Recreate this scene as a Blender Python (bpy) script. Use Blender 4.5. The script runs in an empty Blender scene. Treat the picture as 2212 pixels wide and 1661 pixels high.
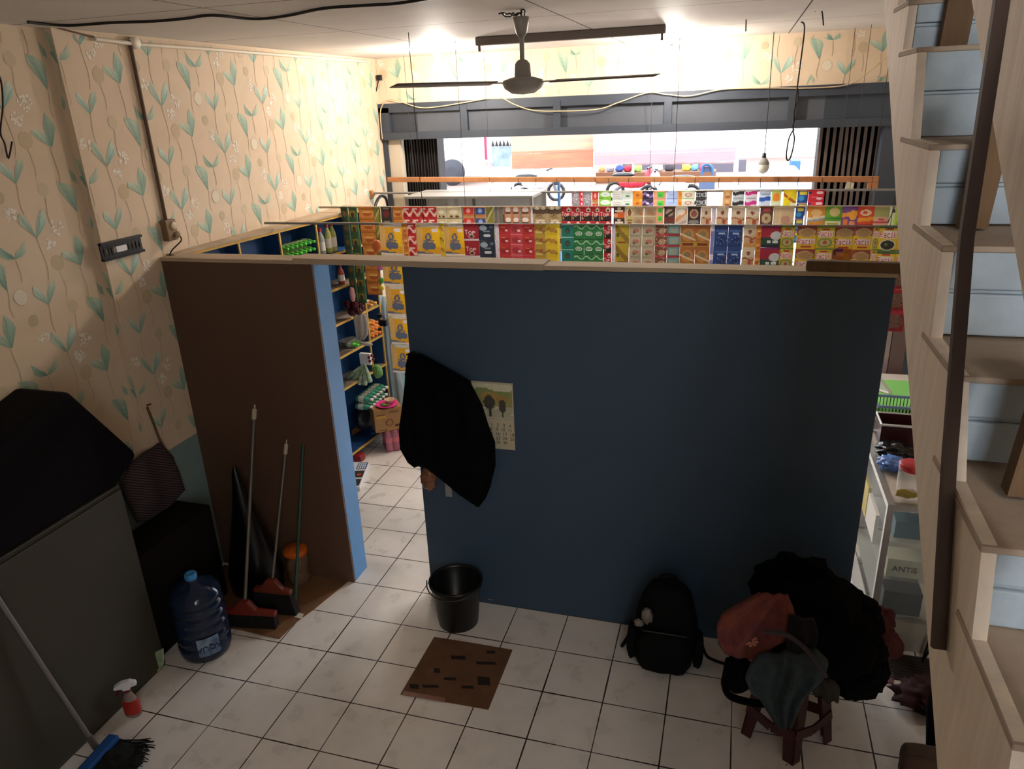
import bpy, bmesh, math, random
from mathutils import Vector, Matrix
import numpy as np
random.seed(7)
sc = bpy.context.scene
COL = sc.collection
# ---------------------------------------------------------------- camera
CAMP = np.array([1.96354, -3.07224, 2.72715]); FPX = 1591.2
YAW, PIT, ROL = -0.299538, 0.362990, -0.041001
_f = np.array([math.sin(YAW)*math.cos(PIT), math.cos(YAW)*math.cos(PIT), -math.sin(PIT)])
_r = np.array([math.cos(YAW), -math.sin(YAW), 0.]); _u = np.cross(_r, _f)
_r2 = _r*math.cos(ROL)+_u*math.sin(ROL); _u2 = -_r*math.sin(ROL)+_u*math.cos(ROL)
cam = bpy.data.objects.new('camera', bpy.data.cameras.new('camera')); COL.objects.link(cam)
cam.data.sensor_width = 36; cam.data.lens = FPX/2212*36; cam.data.clip_start = .02; cam.data.clip_end = 300
mm = Matrix(((_r2[0], _u2[0], -_f[0]), (_r2[1], _u2[1], -_f[1]), (_r2[2], _u2[2], -_f[2])))
cam.matrix_world = Matrix.Translation(CAMP.tolist()) @ mm.to_4x4()
sc.camera = cam
# ---------------------------------------------------------------- world, exposure
sc.view_settings.view_transform = 'Standard'; sc.view_settings.look = 'None'
sc.view_settings.gamma = 1; sc.view_settings.use_curve_mapping = False
sc.view_settings.exposure = 1.83
sc.cycles.use_denoising = True; sc.cycles.max_bounces = 8
W = bpy.data.worlds.new('world'); sc.world = W; W.use_nodes = True
bg = W.node_tree.nodes['Background']; bg.inputs[0].default_value = (.86, .93, 1, 1); bg.inputs[1].default_value = 2.0
BULB_W = 19.0
# ---------------------------------------------------------------- helpers
XW, YB, ZC = -1.10, 3.235, 3.138
def PX(u, v, x=None, y=None, z=None):
    d = _r2*(u-1106)/FPX - _u2*(v-830.5)/FPX + _f
    a, val = (0, x) if x is not None else (1, y) if y is not None else (2, z)
    return Vector((CAMP + (val-CAMP[a])/d[a]*d).tolist())
def lin(c):
    if isinstance(c, str):
        c = c.lstrip('#'); c = [int(c[i:i+2], 16)/255 for i in (0, 2, 4)]
    return tuple(x/12.92 if x <= .04045 else ((x+.055)/1.055)**2.4 for x in c)
MC = {}
def M(name, c='#808080', rough=.6, metal=0., var=0., vs=6., bump=0., bs=60., trans=0., alpha=1., stretch=None, attr=False, emit=0., ior=1.45, c2=None, spec=.5):
    if name in MC: return MC[name]
    m = bpy.data.materials.new(name); m.use_nodes = True; MC[name] = m
    nt = m.node_tree; b = nt.nodes['Principled BSDF']; L = nt.links.new
    b.inputs['Roughness'].default_value = rough; b.inputs['Metallic'].default_value = metal
    b.inputs['IOR'].default_value = ior; b.inputs['Specular IOR Level'].default_value = spec
    col = lin(c)+(1,); b.inputs['Base Color'].default_value = col
    if trans: b.inputs['Transmission Weight'].default_value = trans
    if alpha < 1: b.inputs['Alpha'].default_value = alpha
    if emit: b.inputs['Emission Color'].default_value = col; b.inputs['Emission Strength'].default_value = emit
    src = None
    if attr:
        a = nt.nodes.new('ShaderNodeAttribute'); a.attribute_name = 'Col'; src = a.outputs['Color']
        L(src, b.inputs['Base Color'])
    if var or bump:
        tc = nt.nodes.new('ShaderNodeTexCoord'); mp = nt.nodes.new('ShaderNodeMapping'); L(tc.outputs['Object'], mp.inputs['Vector'])
        if stretch: mp.inputs['Scale'].default_value = stretch
    if var:
        n = nt.nodes.new('ShaderNodeTexNoise'); n.inputs['Scale'].default_value = vs; n.inputs['Detail'].default_value = 6; n.inputs['Roughness'].default_value = .65
        L(mp.outputs[0], n.inputs['Vector'])
        mr = nt.nodes.new('ShaderNodeMapRange'); L(n.outputs['Fac'], mr.inputs[0]); mr.inputs[1].default_value = .3; mr.inputs[2].default_value = .7
        mx = nt.nodes.new('ShaderNodeMix'); mx.data_type = 'RGBA'
        L(mr.outputs[0], mx.inputs[0])
        if c2 is not None:
            mx.inputs[6].default_value = col; mx.inputs[7].default_value = lin(c2)+(1,)
        else:
            mr.inputs[3].default_value = 1-var; mr.inputs[4].default_value = 1+var*.5
            mx.blend_type = 'MULTIPLY'; mx.inputs[0].default_value = 1
            nt.links.remove(mx.inputs[0].links[0]); L(mr.outputs[0], mx.inputs[7])
            if src: L(src, mx.inputs[6])
            else: mx.inputs[6].default_value = col
        L(mx.outputs[2], b.inputs['Base Color'])
    if bump:
        n2 = nt.nodes.new('ShaderNodeTexNoise'); n2.inputs['Scale'].default_value = bs; n2.inputs['Detail'].default_value = 3
        L(mp.outputs[0], n2.inputs['Vector'])
        bp = nt.nodes.new('ShaderNodeBump'); bp.inputs['Strength'].default_value = bump; bp.inputs['Distance'].default_value = .01
        L(n2.outputs['Fac'], bp.inputs['Height']); L(bp.outputs[0], b.inputs['Normal'])
    return m
def V(*a): return Vector(a)
class MB:
    """collects shapes and links them as one mesh object"""
    def __init__(s): s.v = []; s.f = []; s.mi = []; s.c = []; s.cm = 0; s.cc = (1, 1, 1); s.sm = []
    def mat(s, i): s.cm = i; return s
    def col(s, c): s.cc = lin(c); return s
    def add(s, vs, fs, smooth=False):
        o = len(s.v); s.v += [tuple(p) for p in vs]
        for f in fs: s.f.append([o+i for i in f]); s.mi.append(s.cm); s.c.append(s.cc); s.sm.append(smooth)
        return s
    def box(s, a, b, T=None):
        x0, x1 = sorted((a[0], b[0])); y0, y1 = sorted((a[1], b[1])); z0, z1 = sorted((a[2], b[2]))
        vs = [V(x, y, z) for z in (z0, z1) for y in (y0, y1) for x in (x0, x1)]
        if T: vs = [T @ p for p in vs]
        return s.add(vs, [(0, 2, 3, 1), (4, 5, 7, 6), (0, 1, 5, 4), (2, 6, 7, 3), (0, 4, 6, 2), (1, 3, 7, 5)])
    def bar(s, p, q, w, h, up=(0, 0, 1)):
        p, q = Vector(p), Vector(q); d = (q-p).normalized(); u = Vector(up); sd = d.cross(u).normalized(); u = sd.cross(d)
        vs = []
        for c in (p, q):
            for a, b in ((-1, -1), (1, -1), (1, 1), (-1, 1)): vs.append(c+sd*a*w/2+u*b*h/2)
        return s.add(vs, [(0, 1, 2, 3), (7, 6, 5, 4), (0, 4, 5, 1), (1, 5, 6, 2), (2, 6, 7, 3), (3, 7, 4, 0)])
    def tube(s, pts, r, n=8, caps=True):
        pts = [Vector(p) for p in pts]; m = len(pts); rr = r if isinstance(r, (list, tuple)) else [r]*m
        vs = []; prev = None
        for i, p in enumerate(pts):
            d = (pts[min(i+1, m-1)]-pts[max(i-1, 0)]).normalized()
            if prev is None:
                a = Vector((0, 0, 1)) if abs(d.z) < .9 else Vector((1, 0, 0)); sd = d.cross(a).normalized()
            else: sd = (prev - d*prev.dot(d)).normalized()
            prev = sd; u = d.cross(sd)
            for k in range(n):
                t = 2*math.pi*k/n; vs.append(p+(sd*math.cos(t)+u*math.sin(t))*rr[i])
        fs = [(i*n+k, i*n+(k+1) % n, (i+1)*n+(k+1) % n, (i+1)*n+k) for i in range(m-1) for k in range(n)]
        s.add(vs, fs, True)
        if caps: s.add([vs[k] for k in range(n)][::-1], [tuple(range(n))]); s.add([vs[(m-1)*n+k] for k in range(n)], [tuple(range(n))])
        return s
    def lathe(s, prof, c=(0, 0, 0), n=24, T=None, sx=1, sy=1):
        vs = []
        for r, z in prof:
            for k in range(n):
                t = 2*math.pi*k/n; p = V(c[0]+r*math.cos(t)*sx, c[1]+r*math.sin(t)*sy, c[2]+z); vs.append(T @ p if T else p)
        m = len(prof)
        s.add(vs, [(i*n+k, i*n+(k+1) % n, (i+1)*n+(k+1) % n, (i+1)*n+k) for i in range(m-1) for k in range(n)], True)
        for i, rev in ((0, True), (m-1, False)):
            if prof[i][0] > 1e-6:
                ring = [vs[i*n+k] for k in range(n)]; s.add(ring[::-1] if rev else ring, [tuple(range(n))])
        return s
    def prism(s, outline, d, smooth=False):
        d = Vector(d); a = [Vector(p) for p in outline]; n = len(a)
        s.add(a+[p+d for p in a], [tuple(range(n))[::-1], tuple(range(n, 2*n))]+[(i, (i+1) % n, n+(i+1) % n, n+i) for i in range(n)])
        return s
    def ball(s, c, r, n=12, m=8, sc_=(1, 1, 1), wob=0, seed=0):
        rnd = random.Random(seed); prof = []; vs = []
        for i in range(m+1):
            ph = math.pi*i/m
            for k in range(n):
                t = 2*math.pi*k/n; w = 1+rnd.uniform(-wob, wob)
                vs.append(V(c[0]+r*sc_[0]*w*math.sin(ph)*math.cos(t), c[1]+r*sc_[1]*w*math.sin(ph)*math.sin(t), c[2]+r*sc_[2]*w*math.cos(ph)))
        s.add(vs, [(i*n+k, (i+1)*n+k, (i+1)*n+(k+1) % n, i*n+(k+1) % n) for i in range(m) for k in range(n)], True); return s
    def build(s, name, mats, parent=None, bevel=0, sub=0, weld=False):
        if parent is not None:                      # vertices are in world space: bring them to the parent's frame
            inv = parent.matrix_basis.inverted()
            if parent.parent: inv = inv @ parent.parent.matrix_basis.inverted()
            s.v = [tuple(inv @ Vector(p)) for p in s.v]
        me = bpy.data.meshes.new(name); me.from_pydata(s.v, [], s.f)
        if not isinstance(mats, (list, tuple)): mats = [mats]
        for m in mats: me.materials.append(m)
        me.polygons.foreach_set('material_index', s.mi); me.polygons.foreach_set('use_smooth', s.sm)
        at = me.color_attributes.new('Col', 'FLOAT_COLOR', 'CORNER'); buf = []
        for p in me.polygons: buf += list(s.c[p.index]+(1,))*p.loop_total
        at.data.foreach_set('color', buf)
        if weld or bevel or sub:
            bm = bmesh.new(); bm.from_mesh(me); bmesh.ops.remove_doubles(bm, verts=bm.verts, dist=1e-5); bm.to_mesh(me); bm.free()
        me.update(); o = bpy.data.objects.new(name, me); COL.objects.link(o)
        if parent is not None: o.parent = parent
        if bevel:
            b = o.modifiers.new('b', 'BEVEL'); b.width = bevel; b.segments = 2; b.limit_method = 'ANGLE'
        if sub:
            b = o.modifiers.new('s', 'SUBSURF'); b.levels = sub; b.render_levels = sub
        return o
def tag(o, label, cat, group=None, kind=None):
    if label: o['label'] = label
    if cat: o['category'] = cat
    if group: o['group'] = group
    if kind: o['kind'] = kind
    return o
def thing(name, label, cat, loc=(0, 0, 0), group=None, rz=0):
    o = bpy.data.objects.new(name, None); COL.objects.link(o); o.empty_display_size = .05
    o.location = loc; o.rotation_euler = (0, 0, rz); o.matrix_basis = Matrix.Translation(loc) @ Matrix.Rotation(rz, 4, 'Z')
    return tag(o, label, cat, group)
def struct(o): o['kind'] = 'structure'; return o
def copy_tree(o, parent=None):
    c = o.copy(); COL.objects.link(c); c.parent = parent
    for ch in list(o.children): copy_tree(ch, c)
    return c
def bez(pts, n=8):
    """smooth curve through points"""
    P = [Vector(p) for p in pts]; out = []
    for i in range(len(P)-1):
        p0, p1, p2, p3 = P[max(i-1, 0)], P[i], P[i+1], P[min(i+2, len(P)-1)]
        for k in range(n):
            t = k/n; out.append(.5*((2*p1)+(p2-p0)*t+(2*p0-5*p1+4*p2-p3)*t*t+(3*p1-p0-3*p2+p3)*t**3))
    return out+[P[-1]]
def lettering(txt, size, loc, rot, m, parent, name='lettering', ext=.0006, align='CENTER'):
    cu = bpy.data.curves.new(name, 'FONT'); cu.body = txt; cu.size = size; cu.extrude = ext; cu.align_x = align; cu.align_y = 'CENTER'
    o = bpy.data.objects.new(name, cu); COL.objects.link(o); cu.materials.append(m)
    Mw = Matrix.Translation(loc) @ rot.to_4x4()
    if parent is not None:
        o.parent = parent; inv = parent.matrix_basis.inverted()
        if parent.parent: inv = inv @ parent.parent.matrix_basis.inverted()
        Mw = inv @ Mw
    o.matrix_basis = Mw; bpy.context.view_layer.update()
    me = bpy.data.meshes.new_from_object(o.evaluated_get(bpy.context.evaluated_depsgraph_get())); m2 = bpy.data.objects.new(name, me); COL.objects.link(m2); m2.parent = parent; m2.matrix_basis = Mw
    bpy.data.objects.remove(o); return m2
def RotM(x, y, z):   # columns: local x, y, z axes in world
    return Matrix((x, y, z)).transposed()
FRONT = RotM((1, 0, 0), (0, 0, 1), (0, -1, 0))      # text facing the camera side (-y)
# ---------------------------------------------------------------- materials
PAPER = M('wallpaper_base', '#d6bfa3', .75, var=.06, vs=3, bump=.15, bs=9)
PRINTW = M('wallpaper_print', attr=True, rough=.7)
PRINT = M('printed_foil', attr=True, rough=.32)
def translucent(m, fac):
    nt = m.node_tree; b = nt.nodes['Principled BSDF']; o = nt.nodes['Material Output']; tr = nt.nodes.new('ShaderNodeBsdfTranslucent'); mx = nt.nodes.new('ShaderNodeMixShader')
    if b.inputs['Base Color'].links: nt.links.new(b.inputs['Base Color'].links[0].from_socket, tr.inputs[0])
    else: tr.inputs[0].default_value = b.inputs['Base Color'].default_value
    mx.inputs[0].default_value = fac; nt.links.new(b.outputs[0], mx.inputs[1]); nt.links.new(tr.outputs[0], mx.inputs[2]); nt.links.new(mx.outputs[0], o.inputs[0]); return m
translucent(PRINT, .62)
CARDP = M('printed_card', attr=True, rough=.8)
NAVY = M('navy_paint', '#34475a', .55, var=.10, vs=2.5, bump=.05)
BROWNPLY = M('brown_plywood', '#5c4233', .6, var=.12, vs=3, stretch=(1, 1, .15))
SKYB = M('sky_blue_paint', '#5a8fc4', .5, var=.08, vs=3)
RAWWOOD = M('raw_pale_wood', '#b29c82', .8, var=.18, vs=5, stretch=(.3, 2, 2), bump=.1)
YEDGE = M('yellow_edge_wood', '#c79f4e', .7, var=.15, vs=8)
BLUEIN = M('deep_blue_paint', '#1b4473', .5, var=.1, vs=3)
DARKF = M('charcoal_frame_paint', '#3a4049', .5, var=.08, vs=3)
BLACKP = M('black_plastic', '#0b0b0c', .35)
BLACKC = M('black_cloth', '#080708', .95, bump=.3, bs=90, spec=.1)
DKWOOD = M('dark_old_wood', '#6b5238', .8, var=.3, vs=6, stretch=(3, 3, .3), bump=.2)
CARD = M('brown_cardboard', '#a57b4e', .85, var=.1, vs=4)
ALU = M('brushed_aluminium', '#a9a49c', .38, metal=.75, var=.1)
WHITEP = M('white_plastic', '#dedede', .4)
GLASS = M('clear_glass', '#ffffff', .02, trans=1., ior=1.15)
CLEARP = M('clear_plastic', '#f4f6f6', .12, alpha=.28)
GREYR = M('grey_steel_rod', '#8d8a86', .4, metal=.5)
# ---------------------------------------------------------------- structure
mb = MB(); mb.box((XW-.25, -4.7, -.1), (3.7, YB+.25, 0))
fl = mb.build('floor', [None]); fl.data.materials.clear(); struct(fl)
def tile_mat():
    m = bpy.data.materials.new('white_ceramic_tiles'); m.use_nodes = True; nt = m.node_tree; b = nt.nodes['Principled BSDF']; L = nt.links.new
    tc = nt.nodes.new('ShaderNodeTexCoord'); sp = nt.nodes.new('ShaderNodeSeparateXYZ'); L(tc.outputs['Object'], sp.inputs[0])
    def mth(op, *a):
        n = nt.nodes.new('ShaderNodeMath'); n.operation = op
        for i, x in enumerate(a):
            if isinstance(x, (int, float)): n.inputs[i].default_value = x
            else: L(x, n.inputs[i])
        return n.outputs[0]
    ds = []
    for k in (0, 1):
        t = mth('DIVIDE', sp.outputs[k], .3); fr = mth('FRACT', mth('ADD', t, .5)); ds.append(mth('ABSOLUTE', mth('SUBTRACT', fr, .5)))
    nz = nt.nodes.new('ShaderNodeTexNoise'); nz.inputs['Scale'].default_value = 2.2; L(tc.outputs['Object'], nz.inputs['Vector'])
    wd = mth('MULTIPLY', nz.outputs['Fac'], .020)
    g = mth('LESS_THAN', mth('MINIMUM', *ds), wd)
    vor = nt.nodes.new('ShaderNodeTexNoise'); vor.inputs['Scale'].default_value = 7; vor.inputs['Detail'].default_value = 6; L(tc.outputs['Object'], vor.inputs['Vector'])
    mr = nt.nodes.new('ShaderNodeMapRange'); L(vor.outputs['Fac'], mr.inputs[0]); mr.inputs[1].default_value = .35; mr.inputs[2].default_value = .62
    mxa = nt.nodes.new('ShaderNodeMix'); mxa.data_type = 'RGBA'; L(mr.outputs[0], mxa.inputs[0]); mxa.inputs[6].default_value = lin('#ded5cc')+(1,); mxa.inputs[7].default_value = lin('#e6ddd4')+(1,)
    sn = nt.nodes.new('ShaderNodeTexNoise'); sn.inputs['Scale'].default_value = 38; sn.inputs['Detail'].default_value = 2; L(tc.outputs['Object'], sn.inputs['Vector'])
    spk = mth('GREATER_THAN', sn.outputs['Fac'], .765)
    mxs = nt.nodes.new('ShaderNodeMix'); mxs.data_type = 'RGBA'; L(spk, mxs.inputs[0]); L(mxa.outputs[2], mxs.inputs[6]); mxs.inputs[7].default_value = lin('#4a3f35')+(1,)
    mx = nt.nodes.new('ShaderNodeMix'); mx.data_type = 'RGBA'; L(g, mx.inputs[0]); L(mxs.outputs[2], mx.inputs[6]); mx.inputs[7].default_value = lin('#33261d')+(1,)
    L(mx.outputs[2], b.inputs['Base Color']); b.inputs['Roughness'].default_value = .28
    r = nt.nodes.new('ShaderNodeMapRange'); L(vor.outputs['Fac'], r.inputs[0]); r.inputs[3].default_value = .18; r.inputs[4].default_value = .42; L(r.outputs[0], b.inputs['Roughness'])
    bp = nt.nodes.new('ShaderNodeBump'); bp.inputs['Strength'].default_value = .5; bp.inputs['Distance'].default_value = .002; bp.invert = True; L(g, bp.inputs['Height']); L(bp.outputs[0], b.inputs['Normal'])
    return m
fl.data.materials.append(tile_mat())
# wallpaper motifs: printed shapes on a (p, q) plane carried by a function W(p, q)
def motifs(mb, Wf, p0, p1, q0, q1, bp, bq, skip=None):
    rnd = random.Random(3)
    TE, TL = '#64948a', '#b5c6b0'
    def tri(pts, cols):
        for a, b, c, cl in pts: pass
    cnt = [0]
    def poly(pts, c, o):
        cnt[0] += 1; e = .00003*(cnt[0] % 30)
        if all(p0 <= o[0]+x <= p1 and q0 <= o[1]+y <= q1 for x, y in pts) and not (skip and skip(o[0], o[1])):
            mb.col(mixc(c, '#cdb896', .16)); mb.add([Wf(o[0]+x, o[1]+y, e) for x, y in pts], [tuple(range(len(pts)))])
    def mixc(a, b, t):
        a = [int(a[i:i+2], 16) for i in (1, 3, 5)]; b = [int(b[i:i+2], 16) for i in (1, 3, 5)]
        return '#%02x%02x%02x' % tuple(int(x+(y-x)*t) for x, y in zip(a, b))
    def leafshape(base, arc, o, c0, c1, k=5):
        # a fan: base point, arc points; bands from base (dark) to rim (light)
        for j in range(len(arc)-1):
            for b in range(k):
                t0, t1 = b/k, (b+1)/k
                q = [(base[0]+(arc[j][0]-base[0])*t0, base[1]+(arc[j][1]-base[1])*t0), (base[0]+(arc[j][0]-base[0])*t1, base[1]+(arc[j][1]-base[1])*t1),
                     (base[0]+(arc[j+1][0]-base[0])*t1, base[1]+(arc[j+1][1]-base[1])*t1), (base[0]+(arc[j+1][0]-base[0])*t0, base[1]+(arc[j+1][1]-base[1])*t0)]
                if b == 0: q = q[:3]
                poly(q, mixc(c0, c1, min(1, (b/(k-1))*.75+.25*(j % 2))), o)
    def circ(o, r, c, ring=None):
        if ring:
            for t in range(16): a, b = t*math.pi/8, (t+1)*math.pi/8; poly([(r*math.cos(a), r*1.08*math.sin(a)), (r*1.09*math.cos(a), r*1.17*math.sin(a)), (r*1.09*math.cos(b), r*1.17*math.sin(b)), (r*math.cos(b), r*1.08*math.sin(b))], ring, o)
        if c: poly([(r*math.cos(t*math.pi/8), r*1.08*math.sin(t*math.pi/8)) for t in range(16)], c, o)
    def stem(o, L, bend):
        pts = [(bend*math.sin(t/6*3)*t/6, -L*t/6) for t in range(7)]
        for a, b in zip(pts, pts[1:]):
            w = .0017; poly([(a[0]-w, a[1]), (a[0]+w, a[1]), (b[0]+w, b[1]), (b[0]-w, b[1])], '#a8967a', o)
    def fluff(o, r):
        for k in range(26):
            a, d = rnd.uniform(0, 6.28), r*rnd.uniform(.1, 1)**.7; s = .006*rnd.uniform(.6, 1.5)
            x, y = d*math.cos(a), d*math.sin(a); poly([(x-s, y), (x, y-s), (x+s, y), (x, y+s)], '#ece6da', o)
    for i in range(-8, 12):
        for j in range(-12, 9):
            o = (bp+.475*i, bq-.28*i+.56*j)
            if not (p0-.4 < o[0] < p1+.4 and q0-.5 < o[1] < q1+.5): continue
            s = lambda dx, dy: (o[0]+dx, o[1]+dy)
            e = s(.02, -.07); stem(e, .17, .02)
            leafshape((.03, -.07), [(.075, .015), (.062, .05), (.035, .085), (.012, .03), (.012, -.01)], s(0, 0), TE, '#a0bba5')
            leafshape((.03, -.07), [(.015, -.012), (-.03, .016), (-.06, .012), (-.068, -.008)], s(0, 0), '#729c90', '#c0ccb4')
            stem(s(.085, .18), .12, -.02)
            leafshape((.025, -.085), [(.042, .02), (.02, .05), (-.012, .06), (-.05, .07), (-.052, .035)], s(.06, .265), '#5b8a80', '#aabfa8')
            stem(s(.30, -.175), .2, .025)
            leafshape((0, -.065), [(-.012, -.01), (-.03, .03), (-.055, .06), (-.07, .035), (-.068, .01)], s(.3, -.115), TE, TL)
            leafshape((0, -.065), [(.07, -.005), (.078, .03), (.062, .06), (.028, .02), (.01, -.02)], s(.3, -.115), '#67a099', '#bcd2c4')
            stem(s(.27, .075), .14, -.015)
            leafshape((0, -.06), [(-.008, -.005), (-.035, .025), (-.06, .045), (-.062, .0)], s(.27, .13), '#6fa39a', '#c9d6c8')
            leafshape((0, -.06), [(.058, .005), (.062, .045), (.038, .04), (.008, .0)], s(.27, .13), TE, TL)
            stem(s(.165, -.255), .1, .01)
            leafshape((0, -.035), [(-.012, -.012), (-.045, .012), (-.072, .045), (-.066, -.012), (-.04, -.032)], s(.165, -.215), '#54837a', '#9ab5a0')
            leafshape((0, -.035), [(.04, -.03), (.066, -.008), (.07, .04), (.04, .008), (.012, -.005)], s(.165, -.215), '#6c978c', '#b3c6ae')
            circ(s(-.1, -.03), .036, '#c0ab8b'); stem(s(-.1, -.07), .12, .02)
            circ(s(.17, .02), .026, '#bba98a'); circ(s(.40, .03), .03, '#c7b596'); stem(s(.4, 0), .14, -.02)
            fluff(s(-.06, .13), .04); circ(s(.14, .14), .034, '#d9cfba', '#b9a98e'); fluff(s(.2, -.06), .035); fluff(s(.36, -.22), .03)
# left wall, its lower band painted pale green-blue
XN, YN = XW-.045, -.08          # nearer stretch of the wall steps back behind a wallpapered return
mb = MB(); mb.box((XW-.25, YN, 0), (XW, YB+.1, .93)); mb.box((XW-.25, -4.7, 0), (XN, YN, .93))
mb.mat(1).box((XW-.25, YN, .93), (XW, YB+.1, ZC+.4)); mb.box((XW-.25, -4.7, .93), (XN, YN, ZC+.4)); mb.mat(2)
motifs(mb, lambda p, q, e: (XW+.0008+e, p, q), YN+.003, YB-.01, .94, ZC-.01, .24, 2.97)
motifs(mb, lambda p, q, e: (XN+.0008+e, p, q), -3.6, YN-.003, .94, ZC-.01, -.22, 2.69)
motifs(mb, lambda p, q, e: (p, YN-.0008-e, q), XN+.002, XW-.002, .94, ZC-.01, -1.19, 2.8)
struct(mb.build('wall_left', [M('pale_green_paint', '#7f9694', .6, var=.1), PAPER, PRINTW]))
# back wall: wallpapered band above the shopfront
mb = MB(); mb.box((XW-.1, YB, 2.755), (3.7, YB+.12, ZC+.4)); mb.mat(1)
motifs(mb, lambda p, q, e: (p, YB-.0008-e, q), XW, 3.6, 2.77, ZC-.005, -.93, 3.045)
mb.mat(2).box((3.1, YB, 0), (3.7, YB+.12, 2.755))
struct(mb.build('wall_back', [PAPER, PRINTW, DARKF]))
CEIL = M('grey_painted_ceiling', '#d8d2ca', .7, var=.1, vs=1.6, bump=.1, bs=3)
def ceil_mat():
    m = CEIL; nt = m.node_tree; b = nt.nodes['Principled BSDF']; L = nt.links.new
    src = b.inputs['Base Color'].links[0].from_socket
    tc = nt.nodes.new('ShaderNodeTexCoord'); sp = nt.nodes.new('ShaderNodeSeparateXYZ'); L(tc.outputs['Object'], sp.inputs[0])
    def mth(op, *a):
        n = nt.nodes.new('ShaderNodeMath'); n.operation = op
        for i, x in enumerate(a):
            if isinstance(x, (int, float)): n.inputs[i].default_value = x
            else: L(x, n.inputs[i])
        return n.outputs[0]
    ds = []
    for k, w, off in ((0, 1.2, .35), (1, 1.2, .44)):
        fr = mth('FRACT', mth('DIVIDE', mth('ADD', sp.outputs[k], 10+off), w)); ds.append(mth('ABSOLUTE', mth('SUBTRACT', fr, .5)))
    g = mth('LESS_THAN', mth('MINIMUM', *ds), .0035)
    mx = nt.nodes.new('ShaderNodeMix'); mx.data_type = 'RGBA'; L(g, mx.inputs[0]); L(src, mx.inputs[6]); mx.inputs[7].default_value = lin('#3c342e')+(1,); L(mx.outputs[2], b.inputs['Base Color'])
ceil_mat()
mb = MB(); mb.box((XW-.25, -4.7, ZC), (2.36, YB+.1, ZC+.12)); mb.box((2.36, .45, ZC), (3.7, YB+.1, ZC+.12))
struct(mb.build('ceiling', CEIL))
PLAST = M('aged_beige_plaster', '#b9a384', .8, var=.15, vs=2.5)
mb = MB(); mb.box((3.6, -4.7, 0), (3.7, YB+.1, 4.7)); struct(mb.build('wall_right', PLAST))
mb = MB(); mb.box((XW-.25, -4.8, 0), (2.42, -4.7, 4.7)); mb.box((3.56, -4.8, 0), (3.7, -4.7, 4.7)); mb.box((2.42, -4.8, 0), (3.56, -4.7, 1.3)); mb.box((2.42, -4.8, 4.5), (3.56, -4.7, 4.7)); struct(mb.build('wall_front', PLAST))
mb = MB()      # unseen stairwell window, added to let fill daylight onto stairs and front room
for x in (2.44, 2.99, 3.54): mb.box((x-.02, -4.78, 1.3), (x+.02, -4.72, 4.5))
for z in (1.32, 2.9, 4.48): mb.box((2.42, -4.78, z-.02), (3.56, -4.72, z+.02))
struct(mb.build('fill_window', DARKF))
mb = MB(); mb.box((2.36, .45, ZC+.12), (3.7, .55, 4.7)); mb.box((2.26, -4.7, ZC+.12), (2.36, .55, 4.7)); mb.box((2.26, -4.8, 4.7), (3.7, .55, 4.8))
struct(mb.build('trim_1', M('dark_stairwell_boarding', '#4a3b2e', .8, var=.2)))
# shopfront: transom frame and panes, side posts
t = thing('window_1', None, None, (XW, YB+.02, 2.48)); struct(t)
mb = MB()
mb.box((XW, YB-.03, 2.70), (3.1, YB+.07, 2.775)); mb.box((XW, YB-.04, 2.475), (3.1, YB+.07, 2.535))
for x in (-.305, .505, 1.40, 2.32): mb.box((x-.03, YB-.035, 2.5), (x+.03, YB+.06, 2.74))
mb.box((XW, YB-.03, 2.5), (XW+.1, YB+.06, 2.74)); struct(mb.build('frame', DARKF, t))
PANE = M('dusty_grey_pane', '#50545b', .35, var=.12, vs=4); PANED = M('dark_painted_pane', '#343a43', .4)
xs_ = [(-1.0, -.75, 1), (-.75, -.335, 0), (-.275, .475, 0), (.535, 1.37, 0), (1.43, 2.29, 0), (2.35, 2.55, 0), (2.55, 3.08, 1)]
for a, b_, d in xs_:
    mb = MB(); mb.box((a, YB+.01, 2.53), (b_, YB+.018, 2.705)); struct(mb.build('pane', PANED if d else PANE, t))
mb = MB(); mb.box((XW, YB, 0), (XW+.045, YB+.1, 2.48)); mb.box((2.97, YB-.02, 0), (3.1, YB+.1, 2.48)); struct(mb.build('trim_3', DARKF))
mb = MB(); mb.box((XW+.045, YB+.02, 0), (XW+.16, YB+.1, 2.48)); struct(mb.build('trim_4', M('cream_pillar_paint', '#c8bba6', .7)))
# folding gates
GATE = M('grey_brown_gate_steel', '#6d6058', .5, metal=.3, var=.2, vs=12)
GATED = M('dark_gate_fold_steel', '#2b2725', .6, metal=.2)
def gate(x0, x1, n, label, open_):
    t = thing('folding_gate', label, 'gate', ((x0+x1)/2, YB+.13, 0)); w = (x1-x0)/n; vs = []
    for k in range(2*n+1):
        for z in (.02, 2.52): vs.append(V(x0+w*k/2, YB+(.15 if k % 2 else .26), z))
    fs = [(2*k, 2*k+2, 2*k+3, 2*k+1) for k in range(2*n)]; N = len(vs)
    mb = MB(); mb.add(vs+[v+V(0, .006, 0) for v in vs], fs+[(N+a, N+d, N+c, N+b) for a, b, c, d in fs]+[(0, 1, N+1, N), (N-2, 2*N-2, 2*N-1, N-1)]); mb.build('folding_panel', GATED, t)
    for k in range(n):
        xa = x0+w*(k+.5); mb = MB(); pts = [V(xa+.005*math.sin(z*2.2+k), YB+.137, z) for z in (.02, .6, 1.2, 1.5, 1.8, 2.1, 2.52)]
        for p, q in zip(pts, pts[1:]): mb.bar(p, q, w*(.5 if open_ else .35), .012, (0, 1, 0))
        mb.build('upright', GATE if open_ else GATED, t)
    mb = MB(); mb.box((x0-.01, YB+.145, 2.521), (x1, YB+.27, 2.56)); mb.build('top_rail', DARKF, t)
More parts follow.
